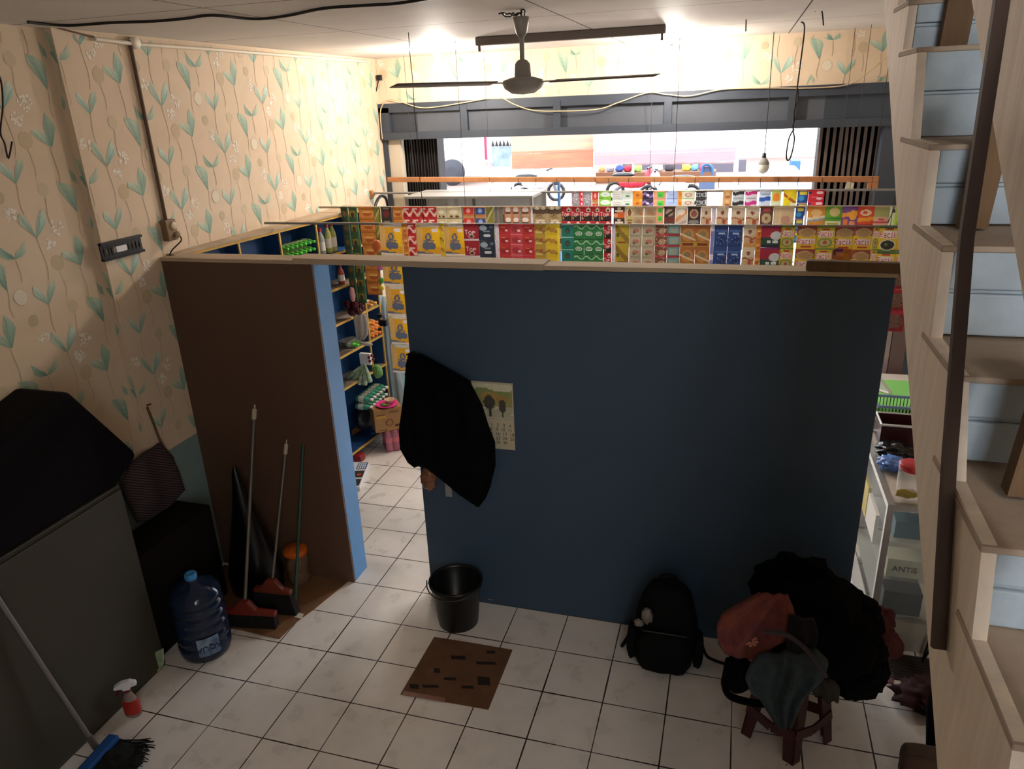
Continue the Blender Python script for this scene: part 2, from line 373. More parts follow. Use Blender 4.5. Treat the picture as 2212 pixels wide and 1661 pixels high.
gate(XW+.1, -.62, 14, 'dark folding shutter gate pushed to the left side of the shop opening', False)
gate(2.54, 3.12, 13, 'grey brown folding shutter gate bunched at the right of the shop opening', True)
# ---------------------------------------------------------------- partitions
t = thing('plywood_partition', 'brown plywood partition between the left wall and the doorway', 'partition', ((XW-.15)/2, .38, 0))
mb = MB(); mb.box((XW+.002, .297, 0), (-.15, .312, 1.985)); mb.build('panel', BROWNPLY, t)
mb = MB(); mb.box((-.164, .3125, 0), (-.149, .465, 1.985)); mb.build('side_board', SKYB, t)
mb = MB(); mb.box((XW+.002, .3125, .02), (-.165, .33, 1.98)); mb.build('inner_lining', BLUEIN, t)
t = thing('blue_partition', 'large dark navy blue painted partition wall', 'partition', (1.5, .35, 0))
mb = MB(); mb.box((.366, .297, 0), (2.627, .365, 1.985)); mb.build('panel', NAVY, t, bevel=.004)
# planks on top
def plank(x0, x1, y0, y1, z0, z1, m, label, tilt=0):
    mb = MB(); n = 14; vs = []; rnd = random.Random(int(x0*99))
    for k in range(n+1):
        x = x0+(x1-x0)*k/n; j = rnd.uniform(-.003, .003); zz = tilt*k/n
        vs += [V(x, y0+j, z0+zz), V(x, y1, z0+zz), V(x, y1, z1+zz), V(x, y0+j, z1+zz)]
    fs = [(4*k+i, 4*k+(i+1) % 4, 4*k+4+(i+1) % 4, 4*k+4+i) for k in range(n) for i in range(4)]
    mb.add(vs, [(3, 2, 1, 0), (4*n, 4*n+1, 4*n+2, 4*n+3)]+[f[::-1] for f in fs])
    tag(mb.build('plank', m, weld=True), label, 'plank', 'planks along the partition tops')
plank(XW+.004, -.255, .29, .425, 1.986, 2.006, RAWWOOD, 'short pale plank on top of the brown plywood partition')
plank(-.25, 1.105, .285, .415, 1.988, 2.018, RAWWOOD, 'long pale plank bridging the doorway between brown and blue partitions', -.004)
plank(1.108, 2.63, .285, .40, 1.988, 2.008, M('pale_wood_b', '#b5a184', .8, var=.15, vs=5, stretch=(.3, 2, 2)), 'pale plank on the right part of the navy partition top')
mb = MB(); mb.bar((2.27, .31, 2.031), (2.64, .30, 2.028), .05, .044); tag(mb.build('wood_offcut', DKWOOD, bevel=.006), 'dark brown wood offcut lying on the right end of the partition plank', 'wood')
# ---------------------------------------------------------------- bulbs
BG = M('glowing_bulb', '#fff5ea', emit=1.); BG.node_tree.nodes['Principled BSDF'].inputs['Emission Strength'].default_value = BULB_W*14
BH = M('bulb_white_housing', '#e8e4dc', .5)
def bulb(x, y, z, label):
    t = thing('light_bulb', label, 'light bulb', (x, y, z), 'lit ceiling bulbs')
    mb = MB(); mb.lathe([(0, -.058), (.02, -.054), (.034, -.038), (.037, -.018), (.032, .004), (.022, .022)], (x, y, z), 20); mb.build('glass_globe', BG, t)
    mb = MB(); mb.lathe([(.022, .022), (.025, .05), (.014, .066), (.022, .068), (.026, .1), (.038, .104), (.04, ZC-z)], (x, y, z), 20); mb.build('socket', BH, t)
bulb(-.235, 2.5, 3.008, 'lit white bulb on the ceiling nearer the left wall')
bulb(1.45, 2.72, 3.01, 'lit white bulb on the ceiling right of the fan')
LX, LY, LZ = 2.98, -2.36, 2.74
t = thing('fill_pendant', 'added shaded fill lamp hanging unseen over the stairs', 'lamp', (LX, LY, LZ))  # invented lamp out of view, added to brighten the risers and treads
mb = MB(); mb.lathe([(0, -.04), (.025, -.035), (.035, -.015), (.03, .01), (.02, .03)], (LX, LY, LZ), 20)
BG2 = M('warm_fill_glow', '#ffe8cc'); BG2.node_tree.nodes['Principled BSDF'].inputs['Emission Color'].default_value = lin('#ffecd6')+(1,); BG2.node_tree.nodes['Principled BSDF'].inputs['Emission Strength'].default_value = 950
mb.build('glass_globe', BG2, t); mb = MB(); mb.lathe([(.155, -.045), (.10, .005), (.04, .05), (.03, .07), (.004, .075), (.004, ZC+1.56-LZ)], (LX, LY, LZ), 24); mb.build('lamp_shade', M('green_enamel_shade', '#3a4a40', .5), t)  # shade added to keep this fill light off the left wall
t = thing('fill_globe', 'added white fill globe hanging unseen in the stairwell behind the camera', 'lamp', (3.0, -4.1, 3.9))  # invented globe out of view, added as fill for stairs and front room
mb = MB(); mb.ball((3.0, -4.1, 3.9), .13, 20, 12); BG3 = M('fill_globe_glow', '#fff2e4'); BG3.node_tree.nodes['Principled BSDF'].inputs['Emission Color'].default_value = lin('#fff0e0')+(1,); BG3.node_tree.nodes['Principled BSDF'].inputs['Emission Strength'].default_value = 30
mb.build('globe', BG3, t); mb = MB(); mb.tube([(3.0, -4.1, 4.02), (3.0, -4.1, 4.699)], .01, 8); mb.build('stem', BLACKP, t)
from mathutils import noise as mnoise
def lump(mb, c, s, seed=0, amp=.18, f=2.2, sub=3, flat=None, T=None):
    """irregular soft body: noise-displaced sphere, optionally cut flat at its base height"""
    bm = bmesh.new(); bmesh.ops.create_icosphere(bm, subdivisions=sub, radius=1); vs = []
    for v in bm.verts:
        p = v.co.copy(); d = 1+amp*mnoise.noise(p*f+V(seed*3.1, seed, 7))+amp*.45*mnoise.noise(p*f*2.7+V(seed, 5, 1))
        q = V(p.x*s[0]*d, p.y*s[1]*d, p.z*s[2]*d)
        if T: q = T @ q
        q = q+Vector(c)
        if flat is not None: q.z = max(q.z, flat)
        vs.append(q)
    fs = [tuple(v.index for v in f_.verts) for f_ in bm.faces]; bm.free(); return mb.add(vs, fs, True)
def drape(mb, rows, n=18, folds=3, amp=.012, th=.008, nrm=(0, -1, 0), seed=0, ph=.6, cols=None):
    """hanging cloth: rows of (left, right) points, folded along the rows, closed with a back face"""
    nrm = Vector(nrm); m = len(rows); A = []
    for i, (a, b) in enumerate(rows):
        a, b = Vector(a), Vector(b)
        for k in range(n+1):
            t = k/n; w = (math.sin(math.pi*t)**.4 if 0 < t < 1 else 0)*(.3+.7*math.sin(math.pi*i/(m-1))**.6 if 0 < i < m-1 else .3)
            d = amp*w*(math.sin(t*folds*6.28+ph*i/m*5+seed)+.6*mnoise.noise(V(t*4, i*.5, seed)))
            A.append(a.lerp(b, t)+nrm*(d+amp*w))
    B = [p-nrm*th for p in A]
    def ix(i, k): return i*(n+1)+k
    N = len(A); fs = []
    for i in range(m-1):
        for k in range(n): fs.append((ix(i, k), ix(i+1, k), ix(i+1, k+1), ix(i, k+1))); fs.append((N+ix(i, k), N+ix(i, k+1), N+ix(i+1, k+1), N+ix(i+1, k)))
    for i in range(m-1): fs += [(ix(i, 0), N+ix(i, 0), N+ix(i+1, 0), ix(i+1, 0)), (ix(i, n), ix(i+1, n), N+ix(i+1, n), N+ix(i, n))]
    for k in range(n): fs += [(ix(0, k), ix(0, k+1), N+ix(0, k+1), N+ix(0, k)), (ix(m-1, k), N+ix(m-1, k), N+ix(m-1, k+1), ix(m-1, k+1))]
    return mb.add(A+B, fs, True)
# ================================================================ staircase at the right
XS = 2.38
NO = [(-.43, 3.14), (-.609, 2.951), (-.807, 2.823), (-1.109, 2.605), (-1.357, 2.42), (-1.60, 2.222), (-1.889, 2.036), (-2.141, 1.879), (-2.40, 1.70), (-2.66, 1.51), (-2.92, 1.32)]
IN = [(-.43, 2.955), (-.608, 2.827), (-.89, 2.606), (-1.13, 2.425), (-1.385, 2.229), (-1.692, 2.048), (-1.93, 1.881), (-2.17, 1.70), (-2.43, 1.51), (-2.69, 1.32), (-2.95, 1.13)]
# nosing k sits at the top of the riser whose foot is IN[k]
STRW = M('pale_grained_plywood', '#e2d2bf', .7, var=.16, vs=9, stretch=(1, 3, .18), bump=.06)
BLUEB = M('pale_blue_limewash', '#a6b4be', .85, var=.22, vs=5, bump=.3, bs=18)
TREADM = M('worn_cement_tread', '#a3917f', .8, var=.22, vs=4, bump=.1)
t = thing('staircase', 'steep staircase with pale blue risers and plywood side board', 'staircase', (2.6, -1.4, 0))
out = [(-.25, 3.36), (-.43, 3.36)]
prof = [(-.28, 3.14)]
for k in range(len(NO)):
    prof.append(NO[k]); prof.append(IN[k])
prof += [(-3.2, 1.13), (-3.2, .52), (-1.909, 1.574), (-.981, 2.30), (-.17, 2.992), (-.10, 3.06)]
mb = MB(); mb.prism([(XS, y, z) for y, z in prof], (.022, 0, 0)); mb.build('side_board', STRW, t)
mb = MB(); mb.box((XS-.012, -3.1, .0), (XS-.001, -2.9, .0)); 
XR = 2.95
for k in range(len(NO)):
    y, z = NO[k]; yb, zb = IN[k]
    mb = MB(); hz = (z+zb)/2
    mb.box((XS+.023, y+.001, zb), (XR, y+.05, hz-.006)); mb.box((XS+.023, y-.001, hz+.004), (XR, y+.05, z-.004)); mb.box((XS+.023, y+.008, hz-.006), (XR, y+.05, hz+.004))
    if k != 0 or True: mb.build('riser', BLUEB, t, bevel=.004)
    ny = NO[k-1][0]+.045 if k else -.2
    mb = MB(); mb.box((XS-.003, y-.006, z-.013), (XR, ny-.002, z)); mb.build('tread', TREADM, t, bevel=.003)
# posts standing on every second tread, and the guard board above
def pst(ty, tz, x0, x1, top, dx):
    mb = MB(); w = x1-x0
    mb.add([V(x0, ty-.045, tz), V(x1, ty-.045, tz), V(x1, ty-.008, tz), V(x0, ty-.008, tz), V(x0+dx, ty-.045, top), V(x1+dx, ty-.045, top), V(x1+dx, ty-.008, top), V(x0+dx, ty-.008, top)],
           [(3, 2, 1, 0), (4, 5, 6, 7), (0, 1, 5, 4), (1, 2, 6, 5), (2, 3, 7, 6), (3, 0, 4, 7)]); mb.build('post', DKWOOD, t)
pst(-.608, 2.828, 2.462, 2.528, 3.3, .02); pst(-1.13, 2.426, 2.452, 2.508, 2.80, .02); pst(-1.692, 2.049, 2.455, 2.535, 2.36, .02)
gl = [PX(2085, -80, x=2.44), PX(2121, 128, x=2.44), PX(2139, 229, x=2.44), PX(2212, 652, x=2.44)]
g0, g1 = gl[0], gl[-1]; sl = (g0.z-g1.z)/(g0.y-g1.y)
ga = V(2.44, g1.y-.9, g1.z-.9*sl)
mb = MB(); mb.prism([g0, ga, ga+V(0, 0, .62), g0+V(0, 0, .62)], (.012, 0, 0)); mb.build('guard_board', STRW, t)
q = [PX(2168, -30, x=2.366), PX(2087, 515, x=2.366), PX(2050, 1000, x=2.366), PX(2027, 1400, x=2.366)]
mb = MB(); mb.tube(q, .0, 4) if 0 else [mb.bar(a, b, .022, .018, (0, 1, 0)) for a, b in zip(q, q[1:])]
tag(mb.build('wooden_batten', M('reddish_brown_batten', '#3f2b1f', .7, var=.2)), 'long thin reddish brown batten nailed across the side of the stairs', 'batten')
# ================================================================ ceiling fan
FX, FY, FZ = .946, .602, 2.815
FANM = M('fan_grey_enamel', '#948c82', .4, var=.08); FAND = M('fan_dark_blade', '#5a534d', .5)
t = thing('ceiling_fan', 'grey ceiling fan with three dark blades', 'fan', (FX, FY, FZ))
mb = MB(); mb.lathe([(0, -.045), (.055, -.04), (.088, -.018), (.1, .004), (.098, .018), (.06, .03), (.04, .034), (.036, .09), (.024, .105), (.012, .11)], (FX, FY, FZ), 28); mb.build('motor_housing', FANM, t)
mb = MB(); mb.tube([(FX, FY, FZ+.1), (FX, FY, 3.04)], .0115, 12); mb.build('down_rod', FANM, t)
mb = MB(); mb.lathe([(.012, 0), (.022, .012), (.026, .02), (.034, .06), (.038, .085), (.032, .088), (.0, .088)], (FX, FY, 3.02), 24); mb.build('ceiling_cup', FANM, t)
mb = MB(); mb.tube([(FX, FY, 3.1), (FX+.003, FY, 3.137)], .004, 6); mb.tube(bez([(FX+.014, FY, 3.1), (FX+.02, FY, 3.13), (FX+.006, FY, 3.137)], 5), .003, 6); mb.build('hook', BLACKP, t)
mb = MB(); rw = random.Random(5)
mb.tube(bez([(FX-.11+.014*k, FY+rw.uniform(-.01, .01), 3.122+rw.uniform(-.008, .008)) for k in range(9)], 4), .0035, 5); mb.tube(bez([(FX-.09+.014*k, FY-.004+rw.uniform(-.01, .01), 3.118+rw.uniform(-.009, .009)) for k in range(8)], 4), .003, 5); mb.build('wiring', BLACKP, t)
for ang in (90+YAW*-57.3, 210+YAW*-57.3, 330+YAW*-57.3):
    a = math.radians(ang); d = V(math.cos(a), math.sin(a), 0); s = V(-math.sin(a), math.cos(a), 0); c = V(FX, FY, FZ+.008)
    mb = MB(); mb.bar(c+d*.08, c+d*.2, .05, .005); b0 = mb.build('blade_bracket', FANM, t)
    n = 8; vs = []
    for k in range(n+1):
        r = .16+(.665-.16)*k/n; w = .04+.025*math.sin(min(1, k/3)*1.57)-(.018 if k == n else 0)
        for z in (-.002, .002):
            for e in (-1, 1): vs.append(c+d*r+s*e*w+V(0, 0, z+e*.006))
    fs = []
    for k in range(n):
        o = 4*k; fs += [(o, o+4, o+5, o+1), (o+2, o+3, o+7, o+6), (o, o+2, o+6, o+4), (o+1, o+5, o+7, o+3)]
    mb = MB(); mb.add(vs, fs+[(0, 1, 3, 2), (4*n, 4*n+2, 4*n+3, 4*n+1)], True); mb.build('blade', FAND, t)
# tube lamp batten
TUBEM = M('grey_brown_batten_housing', '#7d7068', .6)
t = thing('tube_light', 'unlit brown fluorescent batten fixture on the ceiling', 'light', (.89, 1.88, ZC))
mb = MB(); mb.box((.294, 1.84, ZC-.05), (1.49, 1.90, ZC-.001)); mb.build('housing', TUBEM, t, bevel=.004)
for x in (.31, 1.465):
    mb = MB(); mb.box((x, 1.845, ZC-.085), (x+.014, 1.862, ZC-.05)); mb.build('lamp_holder', TUBEM, t)
# ================================================================ wiring, pipes, strings
CABB = M('black_cable', '#1d1815', .6); CABW = M('cream_cable', '#c9b08a', .6); THR = M('dark_string', '#3b342f', .9)
def cable(pts, r, m, label, cat='cable', name='cable', group=None, n=6):
    mb = MB(); mb.tube(bez(pts, 6), r, n); return tag(mb.build(name, m), label, cat, group)
cz = ZC-.008
cable([PX(u, v, z=cz) for u, v in ((60, 48), (145, 55), (240, 49), (330, 46), (400, 40), (460, 33), (550, 41), (620, 34), (700, 18), (800, 11), (860, 7), (940, -6), (1000, -20))], .0065, CABB, 'thick dark cable snaking along the ceiling by the left wall')
cable([PX(u, v, y=YB-.05) for u, v in ((826, 300), (823, 270), (822, 240), (830, 222), (850, 215), (905, 232), (950, 230), (1000, 222), (1075, 211), (1110, 225), (1150, 238), (1210, 240), (1290, 236), (1340, 220), (1400, 200), (1440, 204), (1490, 207), (1560, 193), (1650, 190), (1750, 190), (1830, 183), (1870, 160), (1915, 122), (1960, 80))], .0045, CABW, 'cream cable looping along the back wall above the transom')
pw = [PX(u, v, x=XW+.018) for u, v in ((205, 84), (300, 96), (450, 106), (620, 120), (795, 133))]
mb = MB(); mb.tube([PX(805, 150, y=YB-.02), PX(812, 250, y=YB-.02), PX(830, 420, y=YB-.02)], .010, 8); tag(mb.build('conduit_pipe', M('ivory_pvc', '#d9cdb8', .5)), 'ivory conduit pipe running down the corner beside the transom', 'pipe')
mb = MB(); mb.tube(pw, .010, 8); tag(mb.build('conduit_pipe', M('ivory_pvc', '#d9cdb8', .5)), 'ivory conduit pipe along the top of the wallpapered left wall', 'pipe')
mb = MB(); y0 = .385
mb.tube([(XW+.012, y0, 3.11), (XW+.012, y0, 2.2)], .010, 8); t = mb.build('conduit_pipe', M('brown_pvc', '#5f4630', .6)); tag(t, 'brown vertical conduit running down the left wall to a socket', 'pipe')
mb = MB(); mb.lathe([(0, 0), (.03, 0), (.03, .03), (0, .03)], (0, 0, 0), 16, Matrix.Translation((XW, .41, 3.10)) @ Matrix.Rotation(math.pi/2, 4, 'Y')); tag(mb.build('junction_box', M('ivory_pvc')), 'round ivory junction box at the top of the brown conduit', 'junction box')
t = thing('wall_socket', 'brown wall socket box with a black plug under the conduit', 'socket', (XW, .385, 2.15))
mb = MB(); mb.box((XW, .345, 2.085), (XW+.042, .425, 2.2)); mb.build('box', M('aged_socket_brown', '#7c6144', .6), t, bevel=.005)
mb = MB(); mb.lathe([(0, 0), (.024, 0), (.022, .008), (0, .006)], (0, 0, 0), 16, Matrix.Translation((XW+.042, .395, 2.165)) @ Matrix.Rotation(math.pi/2, 4, 'Y')); mb.build('outlet', M('aged_ivory', '#b7a587', .5), t.children[0])
mb = MB(); mb.ball((XW+.055, .41, 2.115), .017); mb.build('plug', M('aged_ivory'), t.children[0])
cable([(XW+.06, .41, 2.11), (XW+.07, .405, 2.08), (XW+.03, .36, 2.03), (XW+.02, .335, 1.98), (XW+.02, .325, 1.9)], .004, CABB, 'short black cable dropping from the socket to the plywood partition')
cable([PX(u, v, x=XW+.006) for u, v in ((205, 80), (170, 72), (120, 58), (100, 50))], .004, M('brown_pvc'), 'short brown cable sagging beside the step in the wall')
# tv bracket
t = thing('wall_bracket', 'black slotted television wall bracket screwed to the wallpaper', 'bracket', (XW, .035, 2.11))
mb = MB(); TB = lambda y, z: z
for za, zb in ((2.062, 2.076), (2.14, 2.154)): mb.box((XW, -.105, za), (XW+.022, .176, zb))
for y in (-.105, -.085, -.055, -.035, .082, .108, .135, .16): mb.box((XW+.003, y, 2.07), (XW+.010, y+.014, 2.145))
mb.box((XW+.003, -.105, 2.12), (XW+.009, .176, 2.145)); mb.box((XW+.003, -.105, 2.07), (XW+.009, .176, 2.09)); mb.build('rail', BLACKP, t)
mb = MB(); mb.box((XW+.002, 0, 2.088), (XW+.008, .07, 2.125)); mb.build('centre_plate', WHITEP, t)
# strings hanging from the ceiling to the rods
for i, (u, v, yy, zb, r, side) in enumerate(((884, 85, 1.25, 2.055, .0022, 'left'), (985, 108, 2.0, 2.06, .0016, 'second'), (1045, 113, 2.9, 2.06, .0016, 'third'), (1468, 110, 2.0, 2.08, .0018, 'middle'))):
    a = PX(u, v, y=yy); a.z = ZC-.001; b = V(a.x, yy, zb)
    pts = [a.lerp(b, k/8)+V(random.uniform(-.004, .004), 0, 0) for k in range(9)]; pts[-1] = b
    cable(pts, r, THR, {'left': 'dark string from the ceiling to the front rod near its left end', 'second': 'thin string from the ceiling just right of the left bulb', 'third': 'thin string hanging down past the left transom panes', 'middle': 'thin string dropping from the ceiling beside the right bulb'}[side], 'string', 'string', 'strings holding the rods')
a = PX(1740, -60, y=2.3); pts = [V(a.x, 2.3, ZC)]+[PX(u, v, y=2.3) for u, v in ((1738, 60), (1730, 130), (1722, 190), (1716, 240), (1713, 283))]
t = thing('loop_rope', 'long twisted dark cord with a wire loop hanging at the right', 'cord', pts[0])
mb = MB(); mb.tube(bez(pts, 5), .005, 6); mb.tube([p+V(.006*math.sin(i*1.3), .004, 0) for i, p in enumerate(bez(pts[3:], 8))], .005, 6); mb.build('twisted_cord', THR, t)
mb = MB(); mb.tube(bez([PX(u, v, y=2.3) for u, v in ((1713, 283), (1716, 300), (1712, 325), (1706, 343), (1700, 345), (1699, 330), (1704, 300), (1712, 283))], 5), .005, 6); mb.build('wire_loop', CABB, t)
cable([V(*PX(1611, -30, y=1.9)[:2], ZC)]+[PX(u, v, y=1.9) for u, v in ((1612, 20), (1611, 68))], .004, THR, 'short dark cord stub hanging from the ceiling at the upper right', 'cord', 'dangling_string', 'short ceiling cords')
cable([V(*PX(1765, -30, y=1.7)[:2], ZC)]+[PX(u, v, y=1.7) for u, v in ((1774, 20), (1779, 55))], .004, THR, 'short frayed cord stub hanging right of the long looped cord', 'cord', 'dangling_string', 'short ceiling cords')
t = thing('wall_hook', 'small black hook block in the corner under the ceiling', 'hook', PX(818, 168, y=YB-.02))
mb = MB(); mb.box(PX(814, 174, y=YB-.03), PX(825, 162, y=YB)); mb.build('block', BLACKP, t)
mb = MB(); mb.tube([PX(818, 172, y=YB-.025), PX(812, 200, y=YB-.025)], .005); mb.build('peg', BLACKP, t)
cable([PX(u, v, x=XN+.02) for u, v in ((-8, 150), (3, 180), (6, 230), (1, 285), (10, 310), (18, 342), (26, 306))], .004, CABB, 'black wire hanging at the far left edge of the wallpaper', 'cable')
t = MB(); t.tube(bez([PX(u, v, x=-.98) for u, v in ((806, 470), (812, 440), (822, 424), (833, 428), (838, 448), (838, 475))], 5), .013, 8); tag(t.build('rubber_hose', BLACKP), 'black rubber tube looped over the shelf end in the corner', 'tube')
# bulb hanging in the opening
p0 = PX(1650, 345, y=3.0); t = thing('light_bulb', 'unlit bulb with dark holder hanging in the shop opening', 'light bulb', p0)
mb = MB(); mb.tube([V(p0.x, 3.0, ZC), V(p0.x+.002, 3.0, p0.z+.045)], .003); mb.build('wire', CABB, t)
mb = MB(); mb.lathe([(0, .05), (.013, .048), (.016, .02), (.018, .012)], p0, 14); mb.build('holder', BLACKP, t)
mb = MB(); mb.lathe([(.018, .014), (.03, 0), (.042, -.022), (.042, -.034)], p0, 18); mb.build('collar', M('bulb_grey_collar', '#8d8a84', .5), t)
mb = MB(); mb.lathe([(.042, -.034), (.043, -.06), (.034, -.085), (.015, -.1), (0, -.102)], p0, 18); mb.build('globe', BH, t)
# ================================================================ rods
def rod(u0, v0, u1, v1, y, r, m, label, x1=None):
    a, b = PX(u0, v0, y=y), PX(u1, v1, y=y); b.z = a.z = (a.z+b.z)/2 if abs(a.z-b.z) < .05 else a.z
    if x1: b.x = x1
    mb = MB(); mb.tube([a, b], r, 10); tag(mb.build('hanging_rod', m), label, 'rod', 'rods the sachets hang from'); return a.z
RZ1 = rod(572, 484, 1945, 487, 1.25, .008, GREYR, 'front steel rod carrying the lowest row of sachets', 3.3)
RZ2 = rod(690, 453, 1940, 440, 2.0, .008, M('pale_rod', '#a59a86', .6), 'middle rod carrying the second row of sachets', 3.3)
RZ3 = rod(800, 417, 1940, 410, 2.9, .009, GREYR, 'rear grey steel rod carrying the third row of small sachets', 3.35)
mb = MB(); p = PX(795, 420, y=2.88); mb.prism([p+V(-.045, 0, -.03), p+V(.02, 0, -.045), p+V(.05, 0, .0), p+V(.035, 0, .03), p+V(-.02, 0, .035), p+V(-.05, 0, .01)], (0, .05, 0)); tag(mb.build('wood_block', M('orange_raw_wood', '#b0764a', .7, var=.2), bevel=.004), 'orange wood block holding the rear rod end in the corner', 'wood block')
t = thing('wooden_bar', 'long orange brown wooden bar with nails across the shop opening', 'wooden bar', PX(1400, 388, y=3.1))
a, b = PX(838, 388, y=3.1), PX(1898, 387, y=3.1)
mb = MB(); mb.bar(a, b, .03, .042); mb.build('bar', M('orange_raw_wood'), t, bevel=.004)
mb = MB(); mb.box(b+V(-.07, -.012, -.07), b+V(0, .012, -.021)); mb.build('end_block', M('orange_raw_wood'), t)
for k in range(16):
    c = a.lerp(b, .3+.65*k/16+random.uniform(-.01, .01)); mb = MB(); L = random.uniform(.035, .06); mb.tube([c+V(0, -.016, .01), c+V(random.uniform(-.006, .006), -.018, -L), c+V(.008, -.018, -L-.004)], .0022, 5); mb.build('nail', THR, t)
for k, (dx, side) in enumerate(((.25, 'left'), (2.3, 'centre'), (3.7, 'right'))):
    mb = MB(); c = V(a.x+dx, 3.1, a.z+.02); mb.tube([c, V(c.x, 3.1, ZC)], .0018, 5); tag(mb.build('string', THR), 'thin string from the ceiling holding the wooden bar, %s one' % side, 'string', 'strings holding the rods')
for yy, zz, nm in ((1.25, RZ1, 'front'), (2.0, RZ2, 'middle'), (2.9, RZ3, 'rear')):
    mb = MB(); mb.tube([V(2.75, yy, zz+.006), V(2.76, yy, ZC)], .0016, 5); tag(mb.build('string', THR), 'thin string holding the right end of the %s rod' % nm, 'string', 'strings holding the rods')
mb = MB(); q = PX(1834, 402, y=3.08); mb.prism([q+V(-.03, 0, -.03), q+V(.025, 0, -.04), q+V(.035, 0, .02), q+V(-.015, 0, .035)], (0, .003, 0)); mb.tube([q+V(.0, .0015, .03), V(q.x, 3.084, PX(1834, 388, y=3.1).z-.015)], .0015, 4)
tag(mb.build('price_tag', M('ivory_paper', '#cfc6a8', .7)), 'small ivory paper tag hanging from the right end of the wooden bar', 'tag')
# ================================================================ sachets
FONT5 = {'A': '01110 10001 10001 11111 10001 10001 10001', 'B': '11110 10001 11110 10001 10001 10001 11110', 'C': '01111 10000 10000 10000 10000 10000 01111', 'I': '11111 00100 00100 00100 00100 00100 11111', 'K': '10001 10010 10100 11000 10100 10010 10001', 'N': '10001 11001 10101 10101 10011 10001 10001', 'O': '01110 10001 10001 10001 10001 10001 01110', 'P': '11110 10001 10001 11110 10000 10000 10000', 'R': '11110 10001 10001 11110 10100 10010 10001', 'T': '11111 00100 00100 00100 00100 00100 00100', 'Z': '11111 00001 00010 00100 01000 10000 11111', 'a': '00000 00000 01110 00001 01111 10001 01111', 'c': '00000 00000 01111 10000 10000 10000 01111', 'i': '00100 00000 01100 00100 00100 00100 01110', 'k': '10000 10000 10010 10100 11000 10100 10010', 'o': '00000 00000 01110 10001 10001 10001 01110', 'p': '00000 00000 11110 10001 11110 10000 10000', 'E': '11111 10000 11110 10000 10000 10000 11111', 'V': '10001 10001 10001 10001 01010 01010 00100', 'M': '10001 11011 10101 10101 10001 10001 10001', 'L': '10000 10000 10000 10000 10000 10000 11111'}
def paint(w, h, base, ops, seed=0):
    r = np.random.RandomState(seed); C = np.tile(np.array(lin(base)), (h, w, 1)).astype(float)
    X, Y = np.meshgrid((np.arange(w)+.5)/w, (np.arange(h)+.5)/h)      # y up
    for o in ops:
        k = o[0]; c = np.array(lin(o[-1]))
        if k == 'r': m = (X >= o[1]) & (X <= o[3]) & (Y >= o[2]) & (Y <= o[4])
        elif k == 'e': m = ((X-o[1])/o[3])**2+((Y-o[2])/o[4])**2 <= 1
        elif k == 'd': m = np.abs(Y-(o[1]+o[2]*X)) < o[3]
        elif k == 'w': m = np.abs(Y-(o[1]+o[2]*np.sin(X*6.3))) < o[3]
        elif k == 'n': m = (r.rand(h, w) < o[1]) & (X > o[2]) & (X < o[4]) & (Y > o[3]) & (Y < o[5])
        elif k == 't':
            m = np.zeros((h, w), bool); s = o[1]; x0 = int(o[2]*w); y1 = int(o[3]*h)
            for i, ch in enumerate(s):
                for rr, row in enumerate(FONT5[ch].split()):
                    for q, b in enumerate(row):
                        xx = x0+i*6+q; yy = y1-rr
                        if b == '1' and 0 <= xx < w and 0 <= yy < h: m[yy, xx] = True
        C[m] = c
    C = C*.93+.07*np.array([.42, .38, .33])  # pale haze blended into all the printed colours
    return np.clip(C*(1+r.uniform(-.07, .07, (h, w, 1))), 0, 1)
